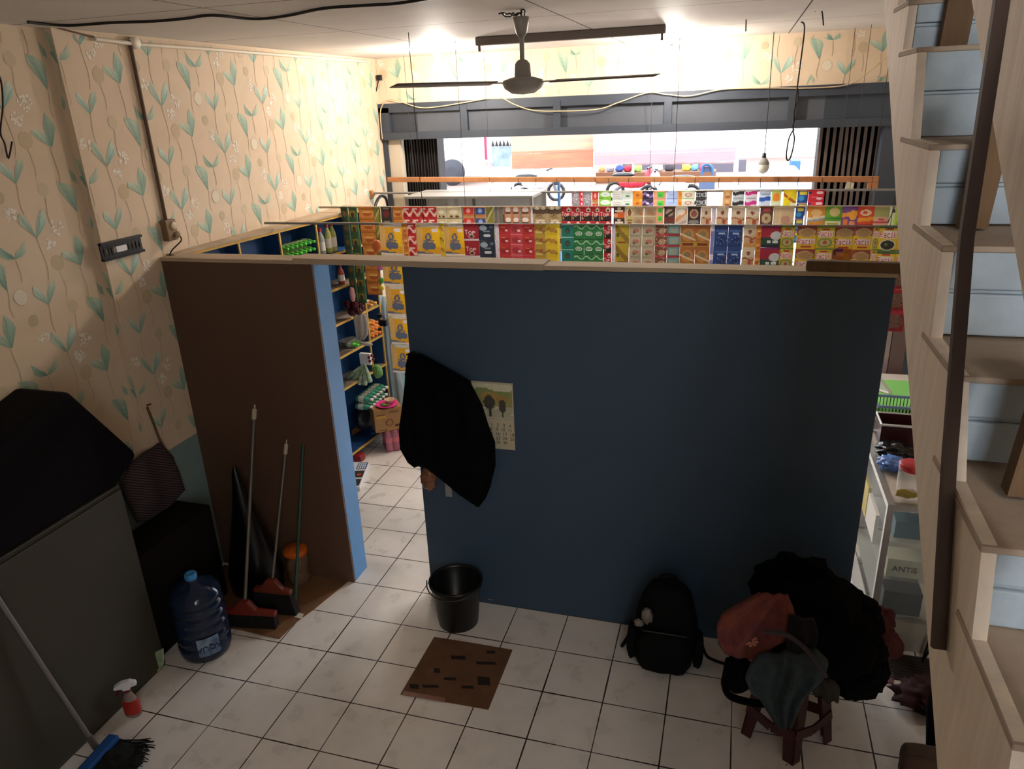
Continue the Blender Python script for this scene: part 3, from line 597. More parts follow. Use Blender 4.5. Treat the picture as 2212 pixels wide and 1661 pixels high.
DES = {   # name: (unit px height, grid w, grid h, base, ops)
 'diaper': (74, 26, 28, '#e3ab1d', [('r', 0, .9, 1, 1, '#d9d4ca'), ('e', .12, .6, .16, .4, '#d9b26e'), ('r', .7, .3, 1, .85, '#f2c40c'), ('e', .5, .42, .22, .1, '#d89a2a'), ('e', .45, .32, .2, .13, '#5f6b86'), ('e', .65, .32, .17, .11, '#5f6b86'), ('r', .3, .46, .75, .5, '#6d7790'), ('e', .52, .6, .13, .12, '#58658a'), ('e', .52, .6, .06, .07, '#c79a3a'), ('e', .8, .8, .14, .06, '#e9e1e6'), ('d', .12, -.1, .04, '#6a6f8b'), ('r', 0, 0, 1, .07, '#e6d9c8')]),
 'orange': (29, 18, 18, '#c47a2c', [('r', .05, .2, .95, .75, '#d99440'), ('e', .55, .48, .3, .2, '#b65b22'), ('r', .3, .55, .8, .68, '#e8c078'), ('r', 0, 0, 1, .08, '#a8621f')]),
 'redwave': (26, 18, 18, '#c2202b', [('w', .5, .22, .14, '#e9c9b8'), ('r', .1, .78, .7, .9, '#f1e4de'), ('e', .3, .3, .16, .14, '#96131c')]),
 'cream': (26, 18, 18, '#d9cba2', [('e', .5, .6, .28, .2, '#efe8cf'), ('e', .3, .2, .1, .1, '#5a3420'), ('e', .7, .18, .12, .1, '#6e4428'), ('r', 0, 0, 1, .07, '#4c2d1c')]),
 'top': (30, 22, 22, '#b81a2c', [('r', 0, 0, 1, .38, '#2a1418'), ('e', .72, .78, .2, .16, '#eee2d2'), ('e', .72, .76, .11, .08, '#2f1b12'), ('t', 'Top', .08, .62, '#f4ece6'), ('e', .2, .2, .1, .1, '#a98142')]),
 'topbig': (38, 24, 26, '#9c1a2e', [('t', 'Top', .12, .62, '#f2e8e8'), ('e', .5, .26, .2, .12, '#c8a9a0'), ('e', .5, .26, .12, .07, '#3a1c14'), ('r', 0, 0, 1, .1, '#d8cfd6')]),
 'navymug': (38, 22, 24, '#1d2c44', [('e', .3, .78, .24, .16, '#9fb3c4'), ('r', .3, .55, .72, .62, '#7d93a5'), ('e', .55, .33, .22, .1, '#d5dde3'), ('e', .8, .85, .1, .08, '#5f7a95')]),
 'red1': (23, 18, 16, '#c4323c', [('e', .5, .5, .36, .3, '#a31f2b'), ('r', .55, .3, .8, .5, '#f0dbd6'), ('r', .2, .68, .6, .78, '#e3a33c')]),
 'pinkred': (23, 18, 16, '#cf4a5a', [('e', .45, .5, .34, .3, '#ab2f40'), ('r', .6, .3, .82, .5, '#f3e6e4'), ('r', 0, 0, 1, .08, '#e8a7ad')]),
 'olive': (24, 18, 16, '#b79a35', [('w', .5, .15, .1, '#8d6a3a'), ('r', .1, .2, .7, .35, '#d9c77a'), ('e', .6, .6, .2, .15, '#a25f38')]),
 'yellow': (24, 18, 16, '#dcc02a', [('w', .5, .12, .12, '#a9752f'), ('e', .5, .5, .25, .2, '#b88b3c'), ('r', .85, 0, 1, 1, '#efe03a')]),
 'teal': (27, 18, 18, '#15806f', [('e', .5, .5, .2, .22, '#0f4f4c'), ('e', .5, .45, .1, .1, '#7c4b34'), ('r', 0, .92, 1, 1, '#a9cfc4')]),
 'green': (33, 20, 20, '#1f7e43', [('w', .82, .1, .04, '#b9d9bd'), ('e', .5, .42, .33, .14, '#e6efe4'), ('e', .5, .42, .25, .09, '#2a6b40'), ('r', .35, .38, .65, .46, '#dfe8dd'), ('r', 0, 0, 1, .06, '#145a30')]),
 'olive2': (43, 20, 22, '#b9a433', [('d', .9, -.7, .16, '#8f7427'), ('e', .2, .5, .12, .1, '#3f5a3a'), ('r', .2, .1, .8, .17, '#8a4a2a')]),
 'grid': (23, 18, 16, '#a9a08b', [('r', .1, .12, .9, .88, '#bdb29c'), ('e', .55, .5, .26, .2, '#b9786a'), ('e', .4, .35, .1, .1, '#3d6b47'), ('r', 0, 0, .04, 1, '#e9e6dd')]),
 'brownred': (23, 20, 16, '#7d4a3c', [('e', .6, .5, .3, .25, '#b79b76'), ('r', 0, 0, 1, .25, '#b53a3e'), ('e', .3, .4, .12, .12, '#3c6b42'), ('n', .05, 0, 0, 1, 1, '#efe2d6')]),
 'tealred': (23, 20, 16, '#6f9492', [('r', .15, .3, .85, .9, '#8fb0ac'), ('r', 0, 0, 1, .25, '#a4353f'), ('r', .3, .5, .7, .65, '#c3a088')]),
 'chicken': (44, 22, 24, '#a96b33', [('e', .5, .55, .4, .3, '#c08a4a'), ('e', .5, .6, .22, .14, '#8a7c58'), ('d', .6, -.3, .04, '#d8cfb2'), ('r', 0, 0, 1, .2, '#b59a2e'), ('r', .15, .06, .85, .15, '#7f3020')]),
 'blue': (43, 22, 24, '#1c4286', [('r', .1, .7, .9, .78, '#456bb0'), ('e', .6, .3, .2, .15, '#14306a'), ('n', .04, 0, .1, 1, .6, '#b9cbe6'), ('r', .3, .6, .75, .66, '#a9bfe0'), ('r', 0, 0, 1, .05, '#0f2858')]),
 'coffee': (44, 20, 26, '#c9ad87', [('r', 0, .55, 1, 1, '#d6c7b0'), ('e', .5, .72, .14, .1, '#7e3a2a'), ('e', .65, .3, .16, .12, '#b4553e'), ('r', 0, 0, 1, .18, '#d3a05c'), ('w', .45, .05, .03, '#9b4b33'), ('n', .03, 0, 0, 1, 1, '#eee5d6')]),
 'purplered': (44, 22, 24, '#a11f3c', [('r', 0, .0, 1, .45, '#244a3c'), ('r', 0, 0, 1, .12, '#22283c'), ('e', .75, .55, .28, .2, '#c7ccd0'), ('r', .3, .2, .5, .32, '#dfe5e8'), ('r', .6, .2, .85, .32, '#dfe5e8'), ('r', 0, .9, 1, 1, '#7c2560')]),
 'racikg': (44, 34, 28, '#c3b02e', [('e', .5, .25, .42, .22, '#7d8b4a'), ('e', .5, .25, .3, .15, '#b7ac7c'), ('e', .5, .27, .12, .08, '#a1543a'), ('r', .1, .5, .9, .78, '#ded0c6'), ('t', 'Racik', .08, .75, '#b3304a'), ('r', .3, .82, .7, .9, '#b02a30'), ('r', 0, .93, 1, 1, '#6d8a3a')]),
 'racikb': (46, 34, 28, '#d6b424', [('r', 0, .6, 1, 1, '#8f4038'), ('e', .5, .72, .44, .2, '#b59a72'), ('e', .5, .72, .34, .14, '#a78458'), ('r', .1, .2, .9, .48, '#ddcfd0'), ('t', 'Racik', .08, .45, '#b02c50'), ('r', .25, .06, .75, .14, '#aa3333')]),
 'racikv': (50, 34, 30, '#dcb91e', [('r', .0, .0, 1, .1, '#5a7a34'), ('r', 0, .95, 1, 1, '#3f6a38'), ('e', .5, .28, .42, .22, '#dcd6c2'), ('e', .5, .28, .36, .18, '#2a2d20'), ('e', .42, .3, .1, .06, '#5d6a44'), ('r', .08, .55, .92, .82, '#e6dcd2'), ('t', 'Racik', .08, .79, '#b8304a'), ('r', .3, .86, .7, .92, '#b22a30')]),
 'rasa': (34, 24, 20, '#d98a2a', [('r', 0, .6, .5, 1, '#7a3f92'), ('r', .1, .55, .6, .8, '#eeb06a'), ('e', .72, .5, .2, .25, '#e2a21e'), ('r', 0, 0, .4, .12, '#7a3f92'), ('r', 0, .3, .35, .5, '#e3876a')]),
 'darkred': (30, 18, 18, '#35302c', [('e', .5, .5, .3, .3, '#7a2630'), ('r', .2, .85, .8, .95, '#8f8a7e')]),
 'redorange': (24, 20, 16, '#c78347', [('r', .06, .3, .94, .95, '#cf2f35'), ('e', .5, .65, .2, .2, '#e4a49a'), ('r', 0, 0, 1, .12, '#caa071')]),
 'blueorange': (24, 20, 16, '#c78347', [('r', .06, .3, .94, .95, '#2f4a8e'), ('e', .5, .65, .2, .2, '#9fb4dd'), ('r', 0, 0, 1, .12, '#caa071')]),
 'olivefoil': (40, 16, 20, '#8f8a3a', [('d', .2, .8, .08, '#c9c58a'), ('d', .5, .6, .05, '#6a6628')]),
 'greyfoil': (40, 16, 20, '#77736a', [('r', .3, 0, .5, 1, '#918c83')]),
 'cup': (22, 20, 18, '#b9764c', [('e', .5, .72, .34, .25, '#e6e3de'), ('r', .2, .35, .8, .5, '#4a2b20'), ('r', .12, .0, .88, .3, '#c9a58a')]),
 'abc': (32, 30, 22, '#b7a176', [('r', 0, .55, 1, .85, '#57422f'), ('e', .3, .9, .16, .09, '#ece4d2'), ('e', .72, .9, .16, .09, '#ece4d2'), ('t', 'ABC', .22, .5, '#4a2f17'), ('e', .5, .08, .3, .08, '#e0d6c0')]),
 'pink_grey': (30, 14, 18, '#8f878a', [('r', .2, .2, .8, .8, '#a9a2a6'), ('r', 0, 0, .1, 1, '#c34a72'), ('n', .08, 0, 0, 1, 1, '#e8e4e6')]),
 'greenwhite': (16, 22, 14, '#8cc63f', [('e', .55, .62, .42, .3, '#e6efe8'), ('r', 0, 0, .35, .2, '#4fae2f'), ('r', .4, .55, .7, .65, '#9bb59b')]),
 'whitered': (16, 18, 14, '#dfe3dc', [('r', .1, .55, .8, .65, '#b8b0a8'), ('r', .1, .3, .8, .36, '#c98d80'), ('r', 0, 0, 1, .08, '#79a38a')]),
 'whitegreen': (16, 18, 14, '#dfe6df', [('e', .5, .4, .2, .12, '#3f8f4c'), ('r', .1, .7, .8, .76, '#b9c2b8')]),
 'orangebox': (16, 18, 14, '#e8971c', [('e', .5, .5, .15, .16, '#c05a1c'), ('r', .7, .7, 1, 1, '#f0c06a')]),
 'purple': (16, 20, 14, '#2c2440', [('w', .5, .2, .16, '#9a78bf'), ('e', .5, .5, .14, .14, '#e4daf0')]),
 'limepeach': (17, 20, 16, '#e8a98a', [('r', .3, .25, .85, .85, '#5bd246'), ('e', .55, .5, .16, .14, '#36b036')]),
 'paleblue': (16, 20, 14, '#a9bfe8', [('r', .06, .1, .9, .9, '#bfd0f2'), ('r', 0, 0, 1, .07, '#5a7cc8'), ('r', .2, .5, .7, .6, '#7f9bd6')]),
 'creamred': (15, 18, 14, '#e3e3cf', [('r', 0, .9, 1, 1, '#5aa852'), ('e', .5, .45, .3, .22, '#c98272'), ('e', .5, .45, .18, .12, '#ece2cf')]),
 'zinc': (15, 30, 14, '#26282a', [('t', 'ZINC', .04, .7, '#e3e6e8'), ('e', .9, .5, .08, .35, '#cdd2d6')]),
 'tan': (15, 18, 14, '#d0a266', [('r', .3, .1, .7, .25, '#b0552f'), ('e', .5, .6, .2, .2, '#dfc08c')]),
 'wavek': (30, 20, 20, '#c9ccd0', [('w', .82, -.05, .1, '#232426'), ('w', .18, -.05, .12, '#232426'), ('r', .1, .45, .9, .55, '#9aa0a6')]),
 'wavep': (30, 20, 20, '#dfd7de', [('w', .82, -.05, .1, '#cc2f86'), ('w', .18, -.05, .12, '#cc2f86'), ('r', .1, .45, .9, .55, '#a9a2aa')]),
 'waveb': (30, 20, 20, '#d3dce8', [('w', .45, -.05, .13, '#2a5cb0'), ('r', .1, .7, .9, .8, '#8fa3bf')]),
 'fruit': (30, 18, 20, '#c9d67c', [('e', .5, .55, .36, .28, '#ea8a24'), ('r', 0, 0, 1, .3, '#dfe4bd')]),
 'yellowgeo': (30, 22, 20, '#f0d91c', [('d', .75, -.6, .1, '#b0581e'), ('r', .55, 0, 1, .2, '#f6f0c4'), ('d', .3, .6, .05, '#e9c81a')]),
 'bluebol': (24, 20, 16, '#1f4f9c', [('e', .4, .35, .28, .2, '#3f9fd8'), ('r', .2, .65, .9, .85, '#e9d94a'), ('r', 0, .93, 1, 1, '#d29a5c')]),
 'redgeo': (20, 24, 16, '#d81f35', [('e', .7, .75, .22, .14, '#f3d9dc'), ('r', .2, .3, .6, .38, '#eea5a8'), ('r', 0, .6, .2, .8, '#3c2a4a'), ('e', .7, .2, .2, .12, '#f0c9cd')]),
 'blackorange': (24, 22, 18, '#2c2622', [('r', .3, 0, 1, .55, '#d9632a'), ('e', .2, .25, .2, .2, '#e3a273'), ('e', .5, .85, .16, .12, '#c9b59a'), ('r', .15, .58, .85, .7, '#e9e0d0')]),
 'brownoval': (42, 18, 24, '#c3b583', [('e', .5, .72, .28, .2, '#efe9d6'), ('e', .5, .72, .2, .18, '#8a4d34'), ('r', .2, .3, .8, .38, '#9b7a3a'), ('e', .5, .1, .26, .16, '#8a4d34')]),
 'tanbrown': (21, 18, 16, '#b39a7c', [('e', .5, .5, .3, .25, '#9c8264'), ('r', 0, 0, 1, .1, '#d9cfae'), ('e', .7, .3, .12, .12, '#c06a3a')]),
 'coco': (30, 20, 18, '#5a3a2e', [('e', .5, .6, .34, .25, '#a89683'), ('d', .3, .5, .08, '#2c1a14'), ('r', 0, 0, 1, .2, '#7c2f33')]),
 'creamswirl': (42, 20, 24, '#d7cfc2', [('d', .3, .5, .12, '#d99a6a'), ('e', .5, .75, .3, .15, '#e9e4da'), ('d', .1, .2, .06, '#b9a894')]),
 'darkcup': (44, 22, 26, '#2f2a28', [('e', .5, .68, .32, .22, '#c9a48c'), ('e', .5, .68, .22, .15, '#8a5040'), ('e', .5, .3, .4, .1, '#8d8a86'), ('r', .2, .1, .8, .15, '#6d6a66')]),
 'ovaltan': (40, 20, 24, '#6b4434', [('e', .5, .42, .36, .26, '#c9b58e'), ('e', .5, .42, .12, .08, '#8a5a3c'), ('r', .25, .75, .75, .92, '#c9525a')]),
 'beigebig': (42, 26, 24, '#d6bf9a', [('r', .3, .2, .35, 1, '#e6d6ba'), ('e', .6, .4, .22, .2, '#c99a86'), ('r', 0, .15, 1, .2, '#e9d7a8'), ('d', .1, .1, .05, '#c6a06a')]),
 'orangebig': (42, 26, 24, '#e09a3c', [('e', .5, .72, .3, .16, '#efc98a'), ('d', .42, .12, .06, '#e9e0d0'), ('d', .3, .12, .04, '#8fa6b8'), ('r', .3, .52, .8, .6, '#f3d9a8')]),
 'greenbig': (42, 26, 24, '#6fae3a', [('e', .55, .75, .3, .2, '#dcc98a'), ('r', 0, .4, 1, .52, '#3f9a2f'), ('r', .05, .12, .95, .32, '#e9e3c0'), ('r', .15, .18, .8, .25, '#a8b24a')]),
 'purplebig': (42, 26, 24, '#7f4a9c', [('d', .6, .1, .1, '#eea03a'), ('e', .7, .6, .24, .24, '#f0b13a'), ('r', .1, .15, .4, .4, '#f0883a'), ('r', .5, .1, .85, .35, '#eda452')]),
 'redbig': (42, 26, 24, '#e0512e', [('e', .5, .72, .34, .14, '#f1d3b0'), ('d', .38, .08, .09, '#f0a83a'), ('r', 0, 0, 1, .2, '#c2302a'), ('e', .45, .72, .16, .06, '#d65a3a')]),
 'pinkgreen': (42, 26, 24, '#c9b78e', [('r', 0, .55, 1, .95, '#a8a868'), ('r', .1, .1, .9, .5, '#dfa896'), ('d', .3, 0, .03, '#c84a52'), ('e', .5, .42, .2, .05, '#c84a52')]),
 'limewhite': (42, 16, 24, '#dfe8c0', [('r', .6, 0, 1, 1, '#b8e04a'), ('d', .3, 1.4, .08, '#2c2a26'), ('e', .5, .8, .1, .1, '#3a2a2a')]),
 'white': (60, 6, 10, '#dcd6e0', [('n', .1, 0, 0, 1, 1, '#b9a8c9')]),
 'violet': (60, 6, 10, '#7f86c4', [('r', 0, .8, 1, 1, '#e2dff0')]),
 'redspot': (42, 22, 22, '#8e2030', [('e', .55, .5, .36, .34, '#7c5a50'), ('n', .06, .1, .1, .9, .9, '#2a1414'), ('r', 0, .88, 1, 1, '#b5122a'), ('r', 0, 0, 1, .06, '#b5122a')]),
 'forest': (32, 18, 20, '#2f5230', [('r', .1, .3, .8, .75, '#8a7a2c'), ('e', .45, .45, .2, .18, '#3a2114'), ('r', .85, 0, 1, 1, '#3f7a44')]),
 'forestd': (32, 16, 20, '#203a26', [('e', .5, .5, .25, .2, '#6a4a24'), ('r', .8, 0, 1, 1, '#2f5f3a')]),
}
SM = {}
def sachet_mesh(des, w, h):
    key = (des, round(w, 3), round(h, 3))
    if key in SM: return SM[key]
    _, gw, gh, base, ops = DES[des]; C = paint(gw, gh, base, ops, len(SM)); mb = MB(); bulge = min(.007, w*.09)
    def P(u, v, s):
        e = (math.sin(math.pi*u)*math.sin(math.pi*v))**.5 if 0 < u < 1 and 0 < v < 1 else 0
        return V((u-.5)*w, -s*bulge*e-.0006*s, (v-1)*h)
    vs = [P(i/gw, j/gh, 1) for j in range(gh+1) for i in range(gw+1)]; fs = []; cs = []
    for j in range(gh):
        for i in range(gw): fs.append((j*(gw+1)+i, j*(gw+1)+i+1, (j+1)*(gw+1)+i+1, (j+1)*(gw+1)+i)); cs.append(tuple(C[j, i]))
    mb.add(vs, fs, True); mb.c = cs
    mb.col('#e9e5de'); bv = [P(i/4, j/4, -1) for j in range(5) for i in range(5)]
    mb.add(bv, [(j*5+i, (j+1)*5+i, (j+1)*5+i+1, j*5+i+1) for j in range(4) for i in range(4)], True)
    me_o = mb.build('sachet', PRINT if des not in ('white', 'violet') else PRINT); me = me_o.data; bpy.data.objects.remove(me_o); SM[key] = me; return me
def strip(u0, u1, vtop, yrod, zrod, mpp, des, n, label, cat='sachets', name='sachet_strip', group=None, dy=-.011, top=None):
    a, b = PX(u0, vtop, y=yrod), PX(u1, vtop, y=yrod); w = (b.x-a.x); hu = DES[des][0]*mpp
    base = V((a.x+b.x)/2, yrod+dy, zrod+.004 if top is None else top)
    t = thing(name, label, cat, base, group); me = sachet_mesh(des, w*1.05, hu)
    for k in range(n):
        o = bpy.data.objects.new('sachet' if name == 'sachet_strip' else 'pack', me); COL.objects.link(o); o.parent = t
        o.location = (0, random.uniform(-.001, .001), -hu*k); o.rotation_euler = (random.uniform(-.03, .03), random.uniform(-.015, .015), random.uniform(-.06, .06))
    return t
G1, G2, G3 = 'sachet strips on the front rod', 'sachet strips on the middle rod', 'small sachet strips on the rear rod'
ROW1 = [(821, 868, 'diaper', 5, 'tall strip of yellow diaper packs beside the doorway, leftmost on the front rod'),
 (870, 880, 'orange', 4, 'narrow orange sachet strip just right of the leftmost diaper strip'), (881, 900, 'redwave', 4, 'red and white wavy sachet strip on the front rod between two diaper strips'),
 (901, 949, 'diaper', 3, 'yellow diaper pack strip on the front rod, second from the left'), (950, 960, 'yellow', 4, 'narrow yellow strip between the second and third diaper strips'),
 (961, 1002, 'diaper', 3, 'yellow diaper pack strip on the front rod, third from the left'), (1003, 1034, 'topbig', 4, 'dark crimson coffee sachet strip with white script right of the diapers'),
 (1036, 1068, 'navymug', 4, 'navy sachet strip with pale mug pictures on the front rod'), (1070, 1078, 'white', 3, 'narrow white strip right of the navy mug sachets'),
 (1079, 1103, 'red1', 6, 'leftmost of the three red sachet strips on the front rod'), (1104, 1129, 'pinkred', 6, 'middle one of the three red sachet strips on the front rod'), (1130, 1155, 'red1', 6, 'rightmost of the three red sachet strips on the front rod'),
 (1156, 1179, 'olive', 6, 'dull olive sachet strip between the red and bright yellow strips'), (1181, 1209, 'yellow', 6, 'bright yellow sachet strip left of the teal one'), (1214, 1240, 'teal', 5, 'plain teal sachet strip on the front rod'),
 (1241, 1262, 'green', 4, 'leftmost green sachet strip with white ovals, touching the teal strip'), (1263, 1284, 'green', 4, 'middle green sachet strip with white ovals'), (1285, 1304, 'green', 4, 'rightmost green sachet strip with white ovals'),
 (1306, 1321, 'top', 4, 'narrow red and black sachet strip beside the green oval strips'), (1323, 1330, 'white', 3, 'narrow white strip right of the green oval sachets'), (1331, 1359, 'olive2', 3, 'olive yellow sachet strip with slanted brown stripes'),
 (1361, 1386, 'grid', 6, 'left one of two pale grey beige sachet strips at the middle of the front rod'), (1388, 1415, 'grid', 6, 'right one of two pale grey beige sachet strips at the middle of the front rod'), (1417, 1442, 'brownred', 6, 'brown and red seasoning strip right of the grey beige ones'),
 (1444, 1470, 'tealred', 6, 'grey teal sachet strip with red bands on the front rod'), (1472, 1503, 'chicken', 3, 'left one of two brown fried chicken seasoning strips'), (1505, 1535, 'chicken', 3, 'right one of two brown fried chicken seasoning strips'),
 (1537, 1544, 'violet', 3, 'narrow pale violet strip left of the shiny blue sachets'), (1545, 1573, 'blue', 4, 'left one of the two shiny blue sachet strips'), (1575, 1604, 'blue', 4, 'right one of the two shiny blue sachet strips'),
 (1608, 1634, 'coffee', 3, 'cream coffee sachet strip on the front rod right of the blue ones'), (1635, 1646, 'orange', 4, 'narrow orange brown strip left of the purple and red packets'), (1647, 1688, 'purplered', 3, 'purple red and dark green packet strip with white oval'),
 (1689, 1718, 'racikg', 3, 'yellow and green seasoning strip just right of the purple red packets'), (1724, 1765, 'racikb', 3, 'yellow seasoning strip with brown soup bowl, the wider left one'), (1766, 1803, 'racikg', 3, 'yellow and green seasoning strip left of the upper yellow packet'),
 (1805, 1845, 'racikb', 3, 'yellow seasoning strip hanging forward above the purple and orange sachet'), (1848, 1886, 'racikb', 3, 'yellow seasoning strip with brown bowl near the right end of the front rod'), (1888, 1901, 'racikg', 3, 'narrow half hidden yellow green strip left of the black bowl packets'),
 (1902, 1942, 'racikv', 3, 'yellow seasoning strip with black vegetable bowl at the right end'), (1944, 1975, 'racikv', 3, 'yellow green seasoning strip tucked against the staircase')]
for a in ROW1: strip(a[0], a[1], 487, 1.25, RZ1, .00272, a[2], a[3], a[4], 'diaper packs' if a[2] == 'diaper' else 'sachets', 'diaper_strip' if a[2] == 'diaper' else 'sachet_strip', G1, dy=-.011-(.012 if a[0] == 1805 else 0)-random.uniform(0, .003))
t = strip(1808, 1842, 487, 1.25, RZ1, .00272, 'rasa', 1, 'single purple and orange sachet hung low in front of the yellow seasoning strips', 'sachet', 'sachet_strip', G1, dy=-.045, top=PX(1825, 537, y=1.205).z)
ROW2 = [(808, 822, 'olivefoil', 3, 'grey olive foil strip, leftmost on the middle rod'), (824, 846, 'darkred', 3, 'black sachet strip with dark red circle on the middle rod'), (849, 869, 'orange', 3, 'orange sachet strip near the left end of the middle rod'),
 (871, 889, 'redwave', 3, 'first red sachet strip with white wave on the middle rod'), (890, 907, 'redwave', 3, 'second red sachet strip with white wave on the middle rod'), (908, 924, 'redwave', 3, 'third red sachet strip with white wave on the middle rod'), (925, 943, 'redwave', 3, 'fourth red wave sachet strip, next to the cream ones'),
 (944, 964, 'cream', 3, 'left one of two cream coffee bean strips on the middle rod'), (966, 996, 'cream', 3, 'right, wider one of two cream coffee bean strips on the middle rod'), (1001, 1024, 'redorange', 3, 'red on orange sachet strip on the middle rod'), (1027, 1049, 'blueorange', 3, 'blue on orange sachet strip on the middle rod'),
 (1051, 1067, 'olivefoil', 2, 'shiny olive green foil strip on the middle rod'), (1070, 1087, 'greyfoil', 2, 'plain grey foil strip on the middle rod'), (1090, 1106, 'cup', 4, 'first of three brown strips with white cups'), (1107, 1123, 'cup', 4, 'second of three brown strips with white cups'), (1126, 1145, 'cup', 4, 'third of three brown strips with white cups'),
 (1147, 1151, 'white', 2, 'thin white strip left of the lettered brown coffee sachets'), (1152, 1183, 'abc', 3, 'left brown coffee strip with dark lettering ABC'), (1185, 1213, 'abc', 3, 'right brown coffee strip with dark lettering ABC'),
 (1214, 1235, 'top', 3, 'first of five red and black coffee strips with white cup'), (1236, 1254, 'top', 3, 'second of five red and black coffee strips with white cup'), (1255, 1278, 'top', 3, 'third of five red and black coffee strips with white cup'), (1279, 1296, 'top', 3, 'fourth of five red and black coffee strips with white cup'), (1297, 1321, 'top', 3, 'fifth of five red and black coffee strips with white cup'),
 (1327, 1350, 'blackorange', 3, 'black and orange sachet strip on the middle rod'), (1351, 1371, 'brownoval', 2, 'cream strip with brown ovals right of the black orange one'), (1372, 1391, 'tanbrown', 4, 'left of two tan brown sachet strips at the centre'), (1393, 1417, 'tanbrown', 4, 'right of two tan brown sachet strips at the centre'),
 (1418, 1434, 'limepeach', 4, 'lime green and peach strip on the middle rod'), (1436, 1459, 'coco', 3, 'dark brown chocolate sachet strip on the middle rod'), (1461, 1485, 'creamswirl', 2, 'white cream strip with orange swirl'), (1487, 1514, 'darkcup', 2, 'black strip with a coffee cup ring picture'),
 (1516, 1537, 'coffee', 2, 'cream coffee strip just left of the blank white strip'), (1539, 1548, 'white', 2, 'blank white strip between cream coffee strips'), (1550, 1574, 'coffee', 2, 'cream coffee strip just right of the blank white strip'), (1582, 1610, 'coffee', 2, 'cream coffee strip, second right of the blank white strip'), (1613, 1641, 'coffee', 2, 'cream coffee strip, third right of the blank white strip'),
 (1644, 1671, 'ovaltan', 2, 'brown strip with cream oval on the middle rod'), (1673, 1716, 'beigebig', 2, 'wide beige packet strip on the middle rod'), (1720, 1738, 'bluebol', 3, 'blue and yellow strip on the middle rod'), (1740, 1745, 'white', 2, 'thin white strip right of the blue and yellow sachets'), (1747, 1784, 'orangebig', 2, 'large orange seasoning packet strip on the middle rod'),
 (1785, 1820, 'greenbig', 2, 'large green seasoning packet strip on the middle rod'), (1821, 1854, 'purplebig', 2, 'large purple and orange packet strip on the middle rod'), (1855, 1889, 'redbig', 2, 'large red and orange packet strip on the middle rod'), (1891, 1922, 'pinkgreen', 2, 'pink and green packet strip beside the staircase'), (1923, 1942, 'limewhite', 2, 'white and lime strip at the right end of the middle rod')]
for a in ROW2: strip(a[0], a[1], 443, 2.0, RZ2, .0032, a[2], a[3], a[4], 'sachets', 'sachet_strip', G2, dy=-.011-random.uniform(0, .003))
ROW3 = [(1236, 1251, 'pink_grey', 1, 'grey clear packet strip, leftmost on the rear rod'), (1252, 1259, 'redgeo', 2, 'tiny pink red strip at the left of the rear rod'), (1260, 1278, 'pink_grey', 1, 'second grey clear packet strip on the rear rod'), (1280, 1293, 'redorange', 2, 'small red and orange strip on the rear rod'),
 (1295, 1320, 'greenwhite', 2, 'bright green and white strip on the rear rod'), (1324, 1345, 'whitered', 2, 'white strip with red line on the rear rod'), (1346, 1367, 'whitegreen', 2, 'white strip with green leaf on the rear rod'), (1368, 1388, 'orangebox', 2, 'plain orange strip on the rear rod'), (1389, 1411, 'purple', 2, 'purple and black strip on the rear rod'),
 (1413, 1439, 'limepeach', 2, 'lime green and peach strip on the rear rod'), (1441, 1465, 'paleblue', 2, 'pale blue strip on the rear rod'), (1466, 1474, 'orangebox', 2, 'narrow yellow brown strip beside the pale blue one'), (1475, 1501, 'creamred', 2, 'cream strip with red oval on the rear rod'), (1505, 1527, 'zinc', 2, 'black strip with white lettering ZINC'),
 (1563, 1582, 'tan', 2, 'tan strip on the rear rod left of the wavy ones'), (1584, 1608, 'wavek', 1, 'white strip with black waves on the rear rod'), (1611, 1636, 'wavep', 1, 'white strip with magenta waves on the rear rod'), (1642, 1666, 'waveb', 1, 'white strip with blue wave on the rear rod'), (1668, 1688, 'fruit', 1, 'small strip with an orange fruit picture'),
 (1694, 1722, 'yellowgeo', 1, 'bright yellow strip on the rear rod'), (1724, 1746, 'bluebol', 2, 'blue strip with pale blob on the rear rod'), (1748, 1781, 'redgeo', 2, 'bright red strip, rightmost on the rear rod')]
for a in ROW3: strip(a[0], a[1], 409, 2.9, RZ3, .0039, a[2], a[3], a[4], 'sachets', 'sachet_strip', G3, dy=-.012)
# strips at the left end, hanging far down beside the shelf
G4 = 'long sachet strips seen through the doorway'
for u0, u1, v1, des, n, lab in ((737, 752, 447, 'forestd', 7, 'dark green snack strip nearest the blue shelf, seen through the doorway'), (754, 772, 447, 'forest', 7, 'green strip with brown ovals beside the dark green one'), (776, 808, 447, 'orange', 7, 'long orange sachet strip seen through the doorway')):
    strip(u0, u1, v1, 2.0, RZ2, .0033, des, n, lab, 'sachets', 'sachet_strip', G4, dy=-.012)
strip(1922, 1968, 582, .62, 0, .0024, 'redspot', 3, 'dark red speckled packets stacked in a strip right of the navy partition', 'packets', 'packet_strip', top=PX(1940, 578, y=.61).z)
mb = MB(); o = bpy.data.objects['packet_strip']; mb.tube([Vector(o.location), V(o.location.x, o.location.y, ZC)], .0012, 4); mb.build('hanging_string', THR, o)
